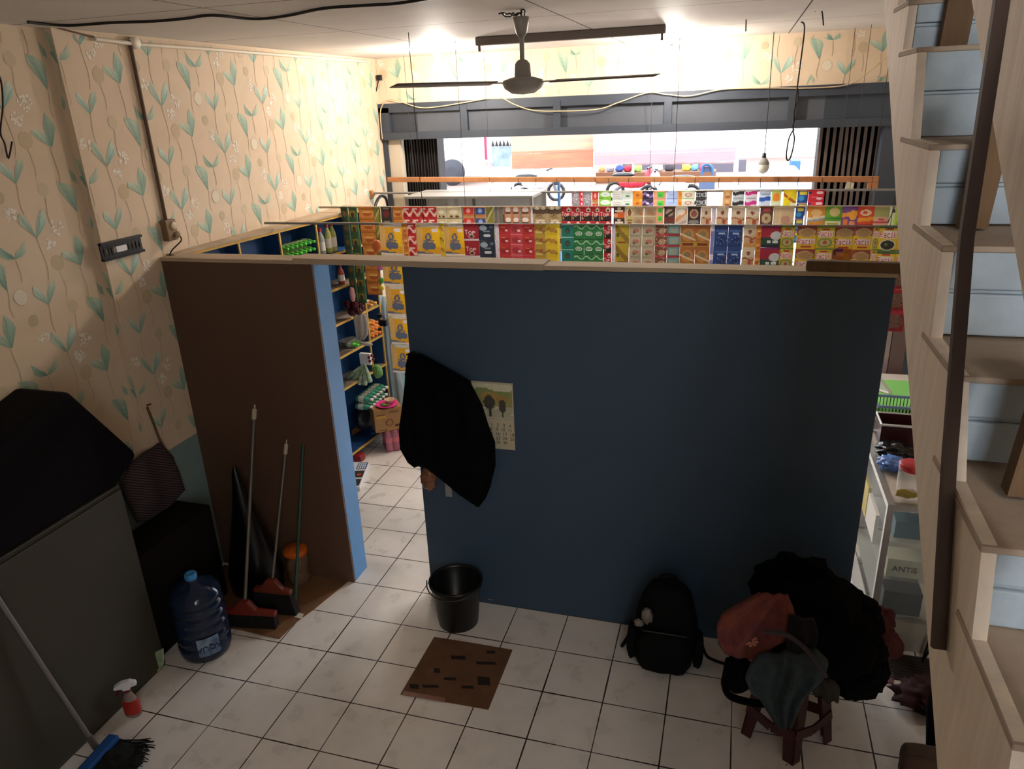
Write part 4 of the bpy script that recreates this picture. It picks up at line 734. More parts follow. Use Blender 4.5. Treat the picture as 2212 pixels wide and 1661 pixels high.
# ================================================================ blue shelf unit along the left wall
def XF(y): return -1.045+.095*(y-.477)
SY0, SY1 = .35, 2.41
t = thing('wall_shelf', 'deep blue open shelf unit along the left wall with yellow wood edges', 'shelf', (-1.0, 1.5, 0))
def slab(mb, y0, y1, z0, z1, inset=0):
    return mb.add([V(XW+.002, y0, z0), V(XF(y0)-inset, y0, z0), V(XF(y1)-inset, y1, z0), V(XW+.002, y1, z0), V(XW+.002, y0, z1), V(XF(y0)-inset, y0, z1), V(XF(y1)-inset, y1, z1), V(XW+.002, y1, z1)],
                  [(3, 2, 1, 0), (4, 5, 6, 7), (0, 1, 5, 4), (1, 2, 6, 5), (2, 3, 7, 6), (3, 0, 4, 7)])
mb = MB(); slab(mb, SY0, SY1, 2.0, 2.014, -.008); mb.build('top_board', RAWWOOD, t)
mb = MB(); slab(mb, SY0, SY1, 0, 2.0, 0); mb2 = MB(); mb2.box((XW+.001, SY0, 0), (XW+.006, SY1, 2.0)); mb2.build('back_board', BLUEIN, t)
ZS = [PX(722, 625, x=-.92).z, PX(735, 697, x=-.92).z, PX(740, 769, x=-.92).z, PX(750, 836, x=-.92).z]
ZS2 = [1.73]+ZS
for z in ZS2+[.10]:
    mb = MB(); slab(mb, SY0, SY1, z-.014, z, .006); mb.build('shelf_board', BLUEIN if z not in ZS else M('shelf_top_grey', '#7d6f63', .7, var=.1), t)
    mb = MB(); a, b = V(XF(SY0), SY0, z-.007), V(XF(SY1), SY1, z-.007); mb.bar(a, b, .008, .018); mb.build('edge_strip', YEDGE, t)
mb = MB(); a, b = V(XF(SY0), SY0, 1.992), V(XF(SY1), SY1, 1.992); mb.bar(a, b, .008, .02); mb.build('edge_strip', YEDGE, t)
for y in (.874, 1.265, 1.673, 2.195, 2.395):
    zl = ZS[3]+.001 if y == 2.195 else .1; mb = MB(); mb.box((XW+.006, y-.007, zl), (XF(y)-.006, y+.007, 2.0)); mb.build('divider', BLUEIN, t)
    mb = MB(); mb.box((XF(y)-.006, y-.008, zl), (XF(y)+.004, y+.008, 1.985)); mb.build('edge_strip', YEDGE, t)
# bottles ------------------------------------------------------------
def bottle(name, label, cat, c, r, h, mbody, mcap, group, T=None, proto={}):
    key = (round(r, 4), round(h, 4), mbody.name, mcap.name)
    if key not in proto:
        t = thing(name, label, cat, c, group); mb = MB()
        mb.lathe([(0, 0), (r*.9, 0), (r, h*.04), (r, h*.55), (r*.85, h*.68), (r*.42, h*.82), (r*.38, h*.87)], c, 14); mb.build('body', mbody, t)
        mb = MB(); mb.lathe([(r*.46, h*.87), (r*.48, h), (0, h)], c, 14); mb.build('cap', mcap, t)
        mb = MB(); mb.lathe([(r*1.015, h*.18), (r*1.02, h*.5)], c, 14); mb.build('wrapper', M('bottle_wrapper_'+mbody.name, '#d9d4c4', .5), t); proto[key] = t
    else:
        t = copy_tree(proto[key]); t['label'] = label; t.location = c
        if group: t['group'] = group
    if T: t.rotation_euler = T
    return t
GCAP = M('bright_green_cap', '#58c64a', .35); GBOD = M('green_bottle_plastic', '#5fae45', .3)
k = 0
for ly in range(3):
    for i in range(7):
        y = 1.305+i*.05+.01*ly; z = 1.731+.0+ly*.052
        # bottles lie with their caps to the room
        p = V(XF(y)-.105, y, z+.025)
        bottle('sauce_bottle', 'green bottle lying with its cap outwards on the top shelf, %s layer' % ('bottom', 'middle', 'top')[ly], 'bottle', p, .021, .115, GBOD, GCAP, 'green capped bottles, %s layer' % ('bottom', 'middle', 'top')[ly], (0, math.pi/2, 0)); k += 1
RCAP = M('red_cap', '#c9322e', .35)
for j, (y, hh, lb) in enumerate(((1.78, .2, 'left red capped clear bottle on the top shelf'), (1.87, .22, 'middle red capped bottle with yellow green wrap on the top shelf'), (1.93, .22, 'right red capped bottle with yellow green wrap on the top shelf'))):
    bottle('syrup_bottle', lb, 'bottle', V(XF(y)-.05, y, 1.731), .028, hh, M('clear_bottle_grey', '#9aa09a', .2) if j == 0 else M('yellowgreen_bottle', '#a9ad62', .3), RCAP, None)
bottle('sauce_bottle', 'dark red bottle on the second shelf beside the blue post', 'bottle', V(XF(1.97)-.045, 1.97, ZS[0]+.001), .026, .15, M('red_sauce', '#a8483a', .3), M('dark_red_cap', '#5d1f1c'), None)
OC = M('orange_cap', '#f07c22', .35); OB = M('orange_juice_bottle', '#d9924a', .3)
for ly in range(3):
    for i in range(3):
        y = 2.235+i*.056+.012*ly; p = V(XF(y)-.11, y, ZS[2]+.03+ly*.05)
        if i+ly < 4: bottle('juice_bottle', 'orange capped bottle lying on the third shelf, %s layer' % ('bottom', 'middle', 'top')[ly], 'bottle', p, .026, .125, OB, OC, 'orange capped bottles, %s layer' % ('bottom', 'middle', 'top')[ly], (0, math.pi/2, 0))
for i in range(2): bottle('sauce_bottle', 'green capped bottle lying under the clear plastic bag, %s one' % ('nearer', 'farther')[i], 'bottle', V(XF(2.0)-.10, 2.0+i*.06, ZS[2]+.026), .024, .12, GBOD, GCAP, 'green caps under the plastic bag', (0, math.pi/2, 0))
for i in range(2): bottle('jar_bottle', 'yellow capped bottle lying under the orange sachets, %s one' % ('left', 'right')[i], 'bottle', V(XF(2.3)-.10, 2.25+i*.07, ZS[1]+.03), .026, .12, M('amber_bottle', '#a5682c', .3), M('yellow_cap', '#e0b04a', .4), 'yellow capped bottles', (0, math.pi/2, 0))
WC = M('white_cap', '#e9e6e0', .4); GB = M('green_water_bottle', '#3f8f70', .2)
zb = PX(795, 855, x=-.9).z
for ly in range(2):
    for i in range(6):
        y = 2.05+i*.058+.02*ly; bottle('drink_bottle', 'white capped green bottle in the %s row above the carton' % ('lower', 'upper')[ly], 'bottle', V(-1.0, y, .40+ly*.06), .028, .15, GB, WC, 'white capped green bottles, %s row' % ('lower', 'upper')[ly], (0, math.pi/2, 0))
mb = MB(); lump(mb, (-1.0, 2.21, .245), (.075, .17, .12), 4, .06, flat=.115); tag(mb.build('plastic_package', M('dark_plastic_package', '#23262a', .3)), 'dark wrapped package on the lowest shelf under the white capped bottles', 'package')
# hanging bunches
def bunch(name, label, cat, u, v, y, specs, mats):
    c = PX(u, v, y=y); t = thing(name, label, cat, c)
    for nm, du, dv, s, mt, seed in specs:
        q = PX(u+du, v+dv, y=y-.01*seed % .03); mb = MB(); lump(mb, q, s, seed, .15, 2.0, 2); mb.build(nm, mats[mt], t)
    return t
DRED = M('dark_red_glossy_wrap', '#4a1218', .15); CLB = M('crinkled_clear_film', '#c9c6be', .2, alpha=.5)
t = bunch('snack_bunch', 'bunch of dark red glossy wrapped snacks hanging by the shelf', 'snacks', 765, 664, 1.95, [('pouch', -14, -6, (.035, .03, .04), 0, 1), ('pouch', 2, -2, (.038, .03, .045), 0, 2), ('pouch', 14, 0, (.035, .03, .042), 0, 3), ('pouch', -4, 10, (.04, .03, .035), 0, 4), ('pouch', 10, 8, (.03, .03, .035), 0, 5)], [DRED])
mb = MB(); rows = [(PX(a, v, y=1.97), PX(b, v, y=1.97)) for a, b, v in ((762, 790, 678), (765, 794, 700), (768, 795, 722), (771, 786, 735))]; drape(mb, rows, 10, 2, .012, .006); mb.tube(bez([PX(773, 735, y=1.96), PX(785, 742, y=1.95), (PX(805, 744, y=1.95))], 4), [.008]*4+[.014]*4+[.004], 6)
tag(mb.build('white_plastic_bag', translucent(M('thin_white_plastic', '#cfc8bc', .3), .4)), 'white dotted plastic bag hanging by the blue shelf', 'plastic bag')
mb = MB(); lump(mb, PX(755, 748, x=-.99), (.07, .10, .05), 8, .3, 3, flat=ZS[2]+.055); tag(mb.build('clear_plastic_bag', M('crinkled_clear_film')), 'clear crinkled plastic bag on the shelf by the green caps', 'plastic bag')
mb = MB(); lump(mb, PX(761, 636, y=1.9), (.022, .02, .06), 3, .2); tag(mb.build('snack_pouch', M('pink_white_foil', '#c98f8a', .25)), 'pink and white snack pouch hanging above the dark red bunch', 'snack')
t = thing('pouch_fan', 'fan of long green and white pouches hanging by the shelf', 'pouches', PX(790, 785, y=2.0)); PG = M('green_white_pouch', '#5c8a4a', .3, var=.9, vs=30, c2='#c9d2bd')
for i, (du, dv) in enumerate(((-37, 30), (-26, 38), (-12, 44), (0, 46), (12, 40))):
    a, b = PX(788, 786, y=2.0-.006*i), PX(788+du, 786+dv, y=1.98-.006*i); mb = MB(); mb.tube([a, a.lerp(b, .4), a.lerp(b, .9), b], [.006, .016, .022, .018], 6); mb.build('pouch', PG, t)
t = thing('noodle_bag', 'round green printed bag of produce hanging right of the pouch fan', 'bag', PX(818, 800, y=2.05)); mb = MB(); lump(mb, PX(816, 802, y=2.05), (.045, .03, .06), 5, .15); mb.build('bag', M('leafy_green_bag', '#3f7f3a', .25, var=.9, vs=25, c2='#8fb86a'), t)
t = thing('sausage_pack', 'white pack of dark red rolls hanging above the green pouches', 'food pack', PX(797, 772, y=2.02))
mb = MB(); mb.box(PX(778, 788, y=2.02), PX(802, 762, y=2.05)); mb.build('card', WHITEP, t, bevel=.004)
for i, (u, v) in enumerate(((797, 772), (803, 768), (806, 776), (799, 780))): mb = MB(); mb.ball(PX(u, v, y=2.0), .013, 10, 6); mb.build('roll', M('dark_red_roll', '#6a1c20', .4), t)
t = thing('toy_pouches', 'pink and orange snack pouches hanging beside the yellow diaper strip', 'snacks', PX(818, 560, y=1.4))
for i, (u, v, s, c) in enumerate(((814, 532, (.035, .02, .045), '#e0773c'), (822, 575, (.03, .02, .03), '#e07ab8'), (833, 578, (.018, .015, .04), '#e9c3b4'), (824, 606, (.02, .018, .022), '#4f9a3a'), (824, 622, (.022, .015, .018), '#e3c22a'))):
    mb = MB(); lump(mb, PX(u, v, y=1.4), s, i, .12, 2, 2); mb.build('pouch', M('pouch_'+'abcde'[i], c, .3), t)
mb = MB(); mb.tube([PX(818, 515, y=1.4), V(PX(818, 515, y=1.4).x, 1.255, RZ1+.004)], .0015, 4); mb.tube([PX(814, 515, y=1.4), PX(822, 622, y=1.4)], .0015, 4)
mb.build('cord', THR, t)
t = thing('charger_adapter', 'two small black adapters dangling on a wire beside the blue shelf', 'adapter', PX(828, 695, y=1.8))
mb = MB(); mb.box(PX(817, 685, y=1.82), PX(823, 680, y=1.8)); mb.build('plug', BLACKP, t); mb = MB(); mb.box(PX(824, 702, y=1.82), PX(833, 692, y=1.79)); mb.build('plug', BLACKP, t)
mb = MB(); mb.tube(bez([PX(u, v, y=1.81) for u, v in ((832, 690), (826, 682), (820, 670), (818, 655), (816, 634))], 4)+[V(PX(816, 634, y=1.81).x, 1.99, RZ2)], .002, 5); mb.build('wire', THR, t)
mb = MB(); rows = [(PX(a, v, y=2.5), PX(b, v, y=2.5)) for a, b, v in ((818, 842, 640), (822, 848, 700), (826, 856, 760), (832, 866, 815), (836, 872, 850), (838, 874, 872))]; rows.append((V(rows[-1][0].x, 2.5, .003), V(rows[-1][1].x, 2.5, .003))); drape(mb, rows, 14, 2.5, .014, .008)
tag(mb.build('curtain', M('pale_aqua_cloth', '#b9ccd0', .9, var=.1)), 'pale aqua curtain hanging at the far end of the blue shelf', 'curtain')
# carton, plate, drinks pack, scale on the shop floor ----------------
t = thing('bottle_pack', 'shrink wrapped pack of pink drink bottles on the shop floor', 'drinks pack', (-.78, 2.18, 0))
PKB = M('pink_drink', '#b8506a', .15); ang = math.radians(38); ex = V(math.cos(ang), math.sin(ang), 0); ey = V(-math.sin(ang), math.cos(ang), 0); o0 = PX(835, 980, z=0)+V(0, .01, 0)
for i in range(4):
    for j in range(3):
        c = o0+ex*(.033+.062*i)+ey*(.033+.062*j); mb = MB(); mb.lathe([(0, .0), (.028, .002), (.03, .03), (.026, .06), (.03, .1), (.03, .13), (.013, .17), (.012, .18)], c, 12); mb.build('bottle', PKB, t)
        mb = MB(); mb.lathe([(.0305, .085), (.031, .125)], c, 12); mb.build('band', M('coral_band', '#e0505c', .4), t); mb = MB(); mb.lathe([(.014, .175), (.014, .192), (0, .192)], c, 10); mb.build('cap', M('coral_cap', '#d9604a', .4), t)
mb = MB(); pts = [o0, o0+ex*.25, o0+ex*.25+ey*.19, o0+ey*.19]; mb.prism([p+V(0, 0, .004) for p in pts], (0, 0, .19)); mb.build('shrink_film', M('pink_shrink_film', '#e8a9bb', .12, alpha=.3), t, bevel=.012)
t = thing('carton', 'cardboard carton standing on the pink drinks pack', 'carton', (-.8, 2.15, .2))
c0 = PX(812, 936, z=.197); bx = [c0, c0+ex*.24, c0+ex*.24+ey*.2, c0+ey*.2]
mb = MB(); mb.prism(bx, (0, 0, .2)); mb.build('box', CARD, t, bevel=.002)
RC = RotM(ex, (0, 0, 1), -ey) if False else RotM(ex, V(0, 0, 1), ex.cross(V(0, 0, 1)))
cen = c0+ex*.12-ey*.001
INKB = M('brown_print_ink', '#5a3a24', .8); INKY = M('yellow_print_ink', '#c9962c', .8)
mb = MB(); nrm = -ey*.0012
for (a, b, z0, z1, m_) in ((.02, .09, .15, .156, 0), (.02, .10, .125, .14, 1), (.13, .21, .17, .174, 0), (.13, .21, .16, .164, 0), (.17, .22, .03, .05, 0), (.03, .1, .012, .018, 0)):
    mb.mat(m_).prism([c0+ex*a+nrm+V(0, 0, z0), c0+ex*b+nrm+V(0, 0, z0), c0+ex*b+nrm+V(0, 0, z1), c0+ex*a+nrm+V(0, 0, z1)], ey*.0011)
mb.mat(0)
for rr in (.034, .026):
    for q in range(16):
        a0, a1 = q*math.pi/8, (q+1)*math.pi/8; f = lambda r, a_: c0+ex*(.125+r*math.cos(a_))+V(0, 0, .075+r*math.sin(a_))+nrm
        mb.add([f(rr, a0), f(rr-.003, a0), f(rr-.003, a1), f(rr, a1)], [(0, 1, 2, 3)])
mb.build('printing', [INKB, INKY], t)
t = thing('pink_plate', 'bright pink plastic plate on top of the carton', 'plate', c0+ex*.13+ey*.07+V(0, 0, .2)); pc = t.location.copy()
mb = MB(); mb.lathe([(0, .003), (.06, .003), (.085, .014), (.092, .018), (.092, .021), (.083, .018), (.058, .008), (0, .008)], pc, 28); mb.build('plate', M('hot_pink_plastic', '#ef3f96', .35), t)
t = thing('bowl', 'small beige bowl standing on the pink plate', 'bowl', pc+V(.01, .03, .012)); q = t.location.copy(); mb = MB(); mb.lathe([(0, 0), (.022, 0), (.042, .03), (.044, .038), (.04, .036), (.02, .006), (0, .006)], q, 20); mb.build('bowl', M('beige_ceramic', '#c9a58a', .5), t)
for i in range(3):
    a = pc+V(-.045+.02*i, -.035-.006*i, .020); mb = MB(); mb.tube([a, a+V(.03, .01, .004), a+V(.055, .012, 0)], [.008, .009, .003], 8); tag(mb.build('green_chilli', M('green_vegetable', '#6f8f3a', .4)), 'green vegetable lying at the front of the pink plate', 'vegetable', 'green vegetables on the pink plate')
mb = MB(); mb.prism([PX(762, 965, z=0), PX(793, 944, z=0), PX(793, 944, z=0)+V(-.05, .1, 0), PX(762, 965, z=0)+V(-.05, .1, 0)], (0, 0, .15)); tag(mb.build('carton', M('orange_brown_cardboard', '#a5683c', .85, var=.1), bevel=.003), 'orange brown carton half hidden behind the blue post', 'carton')
t = thing('kitchen_scale', 'white digital price scale with keypad lying on the shop floor', 'scale', (-.75, 1.56, 0))
sa, sb = PX(778, 1056, z=.02), PX(800, 1000, z=.02); sd = (sb-sa).normalized(); sn = V(-sd.y, sd.x, 0)
mb = MB(); L0 = (sb-sa).length
mb.prism([sa-V(0, 0, .019), sb-V(0, 0, .019), sb-sn*.0+sn*.14-V(0, 0, .019), sa+sn*.14-V(0, 0, .019)], (0, 0, .035)); mb.build('body', WHITEP, t, bevel=.006)
mb = MB(); tz = V(0, 0, .0175)
def qd(a0, a1, b0, b1): return [sa+sd*L0*a0+sn*b0+tz, sa+sd*L0*a1+sn*b0+tz, sa+sd*L0*a1+sn*b1+tz, sa+sd*L0*a0+sn*b1+tz]
mb.prism(qd(.68, .95, .01, .09), (0, 0, .001)); mb.mat(1).prism(qd(.36, .62, .012, .09), (0, 0, .001)); mb.prism(qd(.05, .3, .012, .09), (0, 0, .001)); mb.mat(2)
for i in range(3):
    for j in range(4): mb.prism([p+V(0, 0, .001) for p in qd(.70+.08*i, .76+.08*i, .02+.017*j, .03+.017*j)], (0, 0, .001))
mb.mat(3).prism([p+V(0, 0, .001) for p in qd(.42, .5, .03, .06)], (0, 0, .001)); mb.build('keypad', [M('keypad_blue', '#45618f', .5), M('keypad_dark', '#3a3533', .4), WHITEP, M('keypad_red', '#b5452e', .5)], t)
mb = MB(); mb.box(PX(779, 1000, z=0)+V(-.1, .0, .0), PX(781, 1000, z=0)+V(0, .08, .06)); tag(mb.build('tin', M('red_black_tin', '#8f2028', .35), bevel=.01), 'red and black tin standing behind the white scale', 'tin')
t = thing('carton', 'small green and brown carton on the floor just behind the blue post', 'carton', (-.42, .78, 0)); mb = MB(); mb.box((-.50, .72, .07), (-.357, .80, .145)); mb.build('box', CARD, t, bevel=.002); mb = MB(); mb.box((-.502, .718, .0), (-.355, .802, .07)); mb.build('green_band', M('green_print', '#3f8f5a', .6), t)
# ================================================================ right hand side of the shop
t = thing('display_case', 'aluminium framed glass display case at the right of the navy partition', 'display case', (3.03, .8, 0))
cx0, cx1, cy0, cy1, cz1 = 2.762, 3.32, .41, 1.32, .855
def fbar(a, b, w=.03): mb = MB(); mb.bar(a, b, w, w, (0, 1, .001) if abs(a[2]-b[2]) > .1 else (0, 0, 1)); mb.build('frame_bar', ALU, t)
for x in (cx0+.015, cx1-.015):
    for y in (cy0+.015, cy1-.015): fbar((x, y, 0), (x, y, cz1-.03))
for y in (cy0+.015, cy1-.015): fbar((cx0, y, cz1-.015), (cx1, y, cz1-.015)); fbar((cx0+.03, y, .2), (cx1-.03, y, .2), .02)
for x in (cx0+.015, cx1-.015): fbar((x, cy0+.03, cz1-.015), (x, cy1-.03, cz1-.015))
mb = MB(); mb.box((cx0+.03, cy0+.03, cz1-.016), (cx1-.03, cy1-.03, cz1-.006)); mb.build('top_panel', M('dusty_white_top', '#c9bfb2', .4, var=.15, vs=9), t)
mb = MB(); mb.box((cx0+.03, cy0+.008, .01), (cx1-.03, cy0+.014, .19)); mb.box((cx0+.008, cy0+.03, .01), (cx0+.014, cy1-.03, .19)); mb.build('base_panel', M('pale_base_panel', '#8f887a', .3), t)
for z in (.19, .42, .64): mb = MB(); mb.box((cx0+.03, cy0+.02, z), (cx1-.03, cy1-.03, z+.006)); mb.build('shelf', M('shelf_glass_grey', '#a9a79c', .2) if z < .2 else M('milky_glass', '#c9cfc6', .1, alpha=.2), t)
for a, b in (((cx0+.03, cy0+.010, .21), (cx1-.03, cy0+.014, cz1-.03)), ((cx0+.010, cy0+.03, .21), (cx0+.014, cy1-.03, cz1-.03))): mb = MB(); mb.box(a, b); mb.build('glass_pane', M('thin_glass', '#e9f2ee', .03, alpha=.06), t)
t = thing('cardboard_box', 'pale box lettered ANTIS inside the glass case', 'box', (2.92, .5, .427)); mb = MB(); mb.box((2.81, .45, .427), (3.02, .57, .53)); mb.build('box', M('pale_green_grey_card', '#a7a48e', .7), t, bevel=.002); lettering('ANTiS', .042, (2.892, .4485, .475), FRONT, M('black_ink', '#141414'), t.children[0])
for lb, a, b, c in (('black box on the bottom shelf of the glass case', (2.82, .46, .197), (3.0, .6, .33), '#15130f'), ('blue grey box on the upper shelf of the glass case', (2.82, .46, .647), (2.96, .56, .74), '#4f6f7c'), ('dark brown box right of the ANTIS box in the glass case', (3.04, .45, .427), (3.2, .57, .58), '#2a241d'), ('white cards standing along the left side of the glass case', (2.79, .75, .427), (2.81, 1.0, .6), '#d9cdbf'), ('yellow card at the back left of the glass case', (2.79, 1.02, .427), (2.81, 1.2, .62), '#c9b04a')):
    mb = MB(); mb.box(a, b); tag(mb.build('cardboard_box', M('case_box_'+c[1:], c, .6), bevel=.002), lb.replace('ANTIS', 'lettered'), 'box')
t = thing('plastic_jar', 'clear jar with red screw lid on top of the glass case', 'jar', (2.90, .62, cz1)); c = PX(1962, 1068, z=cz1); c = V(c.x, c.y, cz1)
t.location = c; t.matrix_basis = Matrix.Translation(c)
mb = MB(); mb.lathe([(0, .002), (.055, .002), (.06, .02), (.06, .13), (.052, .145)], c, 24); mb.build('body', CLEARP, t); mb = MB(); mb.lathe([(.058, .14), (.062, .142), (.062, .168), (.055, .172), (0, .172)], c, 24); mb.build('lid', M('red_lid', '#c8333a', .35), t)
mb = MB(); lump(mb, c+V(-.02, -.05, .03), (.05, .02, .022), 3, .3); tag(mb.build('snack_wrapper', M('gold_wrapper', '#a08a3a', .25)), 'gold crumpled wrapper in front of the red lidded jar', 'wrapper')
for nm, lb, (u, v), s, col_, sd_ in (('plastic_bag', 'blue and clear plastic bag behind the red lidded jar', (1925, 1012), (.075, .07, .03), '#5b7fc4', 2), ('plastic_bag', 'shiny black plastic bag on the glass case below the crates', (1938, 985), (.11, .09, .035), '#0d0d0f', 5)):
    q = PX(u, v, z=cz1); mb = MB(); lump(mb, (q.x, q.y, cz1+.03), s, sd_, .35, 3, 4, flat=cz1); tag(mb.build(nm, M('bagfilm_'+col_[1:], col_, .18)), lb, 'plastic bag')
def crate(name, label, c, sx, sy, h, m, rim=None):
    t = thing(name, label, 'crate', c); x, y, z = c; mb = MB(); mb.box((x-sx, y-sy, z), (x+sx, y+sy, z+.01)); mb.build('bottom', m, t)
    for nm, a, b in (('side', (x-sx, y-sy, z+.01), (x+sx, y-sy+.006, z+h)), ('side', (x-sx, y+sy-.006, z+.01), (x+sx, y+sy, z+h)), ('side', (x-sx, y-sy+.006, z+.01), (x-sx+.006, y+sy-.006, z+h)), ('side', (x+sx-.006, y-sy+.006, z+.01), (x+sx, y+sy-.006, z+h))): mb = MB(); mb.box(a, b); mb.build(nm, m, t)
    mb = MB(); mb.tube([(x-sx, y-sy, z+h), (x+sx, y-sy, z+h), (x+sx, y+sy, z+h), (x-sx, y+sy, z+h), (x-sx, y-sy, z+h)], .007, 6); mb.build('rim', rim or m, t); return t
q = PX(1940, 962, z=cz1); crate('plastic_crate', 'dark maroon plastic crate with a white rim on the glass case', (q.x+.03, q.y+.08, cz1+.002), .13, .09, .12, M('dark_maroon_plastic', '#3a1216', .35), WHITEP)
# open mesh basket behind
bx_ = (q.x+.05, q.y+.32, cz1+.002); t = thing('wire_basket', 'open mesh basket with a blue grey rim behind the maroon crate', 'basket', bx_)
mb = MB(); x, y, z = bx_
for k in range(15): xx = x-.13+.26*k/14; mb.bar((xx, y-.09, z), (xx, y-.09, z+.13), .004, .004, (0, 1, 0)); mb.bar((xx, y+.09, z), (xx, y+.09, z+.13), .004, .004, (0, 1, 0))
for zz in (.0, .03, .06, .09): mb.bar((x-.13, y-.09, z+zz), (x+.13, y-.09, z+zz), .004, .004)
for yy in (-.09, .0, .09): mb.bar((x-.13, y+yy, z), (x+.13, y+yy, z), .004, .004)
mb.build('mesh', BLACKP, t); mb = MB()
for yy in (-.09, .09): mb.bar((x-.14, y+yy, z+.135), (x+.14, y+yy, z+.135), .012, .014)
for xx in (-.135, .135): mb.bar((x+xx, y-.085, z+.135), (x+xx, y+.085, z+.135), .012, .014)
mb.build('rim', M('blue_grey_rim', '#7d93ad', .4), t)
t = thing('display_cabinet', 'white cabinet with green tray and slanted glass lid at the right', 'cabinet', (3.0, 2.0, 0))
mb = MB(); mb.box((2.62, 1.62, 0), (3.25, 2.5, .80)); mb.build('body', M('cabinet_white', '#cfc9c4', .5), t, bevel=.01)
mb = MB(); mb.box((2.64, 1.66, .801), (3.2, 2.2, .86)); mb.build('tray', translucent(M('bright_green_plastic', '#a0ea86', .3), .3), t, bevel=.01)
mb = MB(); mb.prism([V(2.66, 2.2, .865), V(3.0, 1.9, .865), V(3.0, 1.92, .875), V(2.66, 2.22, 1.28)], (.02, .02, 0)); mb.build('glass_lid', M('lid_white', '#dcdcdc', .4), t)
t = thing('metal_door', 'pinkish grey corrugated metal panel standing behind the white cabinet', 'panel', (3.0, 2.75, 0))
for k in range(5):
    mb = MB(); mb.box((2.72+.1*k, 2.62+.01*(k % 2), 0), (2.815+.1*k, 2.65+.01*(k % 2), 1.75)); mb.build('slat', M('pinkish_grey_steel', '#a89494', .4, metal=.2) if k % 2 else M('dark_mauve_steel', '#6f5a58', .4), t)
# grey display cart roof outside left, with bags in it
t = thing('display_cart', 'pale grey glass topped cart at the left of the shop opening', 'cart', (-.3, 2.75, 0)); CG = M('cart_grey', '#8f8d88', .6)
ya, yb_ = 2.60, 3.08; zt = PX(1000, 424, y=2.6).z-.018; xa, xb = PX(872, 425, y=ya).x, PX(1150, 425, y=ya).x
mb = MB(); mb.box((xa, ya, zt), (xb, yb_, zt+.018)); mb.build('roof', CG, t)
for x in (xa+.015, xb-.015, (xa+xb)/2-.1):
    mb = MB(); mb.box((x-.012, ya+.01, .9), (x+.012, ya+.034, zt)); mb.build('post', CG, t); mb = MB(); mb.box((x-.012, yb_-.03, .9), (x+.012, yb_-.01, zt)); mb.build('post', CG, t)
mb = MB(); mb.box((xa, ya, 0), (xb, yb_, .9)); mb.build('body', CG, t, bevel=.006)
mb = MB(); mb.box((xa+.02, yb_-.022, .91), (xb-.02, yb_-.018, zt-.01)); mb.build('back_glass', M('frosted_glass', '#b9b8b0', .4, alpha=.8), t)
for i, (u, s) in enumerate(((905, .13), (1010, .12), (1085, .14))):
    x = PX(u, 440, y=2.8).x; z = 1.2
    mb = MB(); lump(mb, (x, 2.85, 1.4), (s, .09, .5), i+3, .12, flat=.905); tag(mb.build('cloth_bag', BLACKC if i != 1 else M('dark_grey_cloth', '#2f2c2a', .9)), 'dark bag inside the grey cart, %s one' % ('left', 'middle', 'right')[i], 'bag')
# ================================================================ front zone, left
DKCAB = M('dark_olive_cabinet', '#3a362c', .5, var=.12, vs=2)
t = thing('low_cabinet', 'dark olive cabinet along the left wall at the bottom left', 'cabinet', (-.98, -1.9, 0))
mb = MB(); mb.box((XN+.003, -3.3, .0), (-.80, -.60, 1.09)); mb.build('carcass', DKCAB, t, bevel=.006)
mb = MB(); mb.box((-.80, -3.28, .03), (-.785, -1.95, 1.07)); mb.build('door', DKCAB, t, bevel=.004); mb = MB(); mb.box((-.80, -1.94, .03), (-.785, -.61, 1.07)); mb.build('door', DKCAB, t, bevel=.004)
ol_ = [(-.34, 1.10), (-.42, 1.17), (-.66, 1.55), (-.68, 1.56), (-1.03, 1.48), (-1.45, 1.385), (-1.9, 1.3), (-1.9, 1.10)]
ol = [PX(u, v, x=-.80) for u, v in ((256, 1045), (265, 1032), (297, 984), (288, 970), (155, 850), (145, 845), (134, 850), (0, 962))]
ol += [V(-.80, -1.6, ol[-1].z-.22), V(-.80, -1.6, 1.092)]; ol[0].z = 1.092
mb = MB(); mb.prism([V(-.80, q.y, q.z) for q in ol][::-1], (-.28, 0, 0)); tag(mb.build('covered_box', M('near_black_vinyl', '#0a080a', .9, bump=.1, bs=12, spec=.15), bevel=.02), 'black covered slanted box on top of the olive cabinet', 'box')
t = thing('storage_box', 'dark brown tall box against the wall between cabinet and partition', 'box', (-.93, -.2, 0)); mb = MB(); mb.box((XW+.004, -.58, 0), (-.86, .02, .62)); mb.build('box', M('very_dark_brown', '#120d0b', .8, spec=.2), t, bevel=.008)
# striped bag hanging from a nail
SB = M('striped_bag_cloth', '#171215', .9); nt = SB.node_tree; wv = nt.nodes.new('ShaderNodeTexWave'); wv.inputs['Scale'].default_value = 22; wv.inputs['Distortion'].default_value = 1.2; wv.bands_direction = 'Z'
tcn = nt.nodes.new('ShaderNodeTexCoord'); mpn = nt.nodes.new('ShaderNodeMapping'); mpn.inputs['Rotation'].default_value = (.55, 0, 0); nt.links.new(tcn.outputs['Object'], mpn.inputs[0]); nt.links.new(mpn.outputs[0], wv.inputs[0])
mxn = nt.nodes.new('ShaderNodeMix'); mxn.data_type = 'RGBA'; nt.links.new(wv.outputs['Fac'], mxn.inputs[0]); mxn.inputs[6].default_value = lin('#161013')+(1,); mxn.inputs[7].default_value = lin('#544347')+(1,); nt.links.new(mxn.outputs[2], nt.nodes['Principled BSDF'].inputs['Base Color'])
hook = V(XW+.03, .0, 1.01)
t = thing('striped_bag', 'dark bag with pale diagonal stripes hanging on the left wall', 'bag', hook)
mb = MB(); rows = []
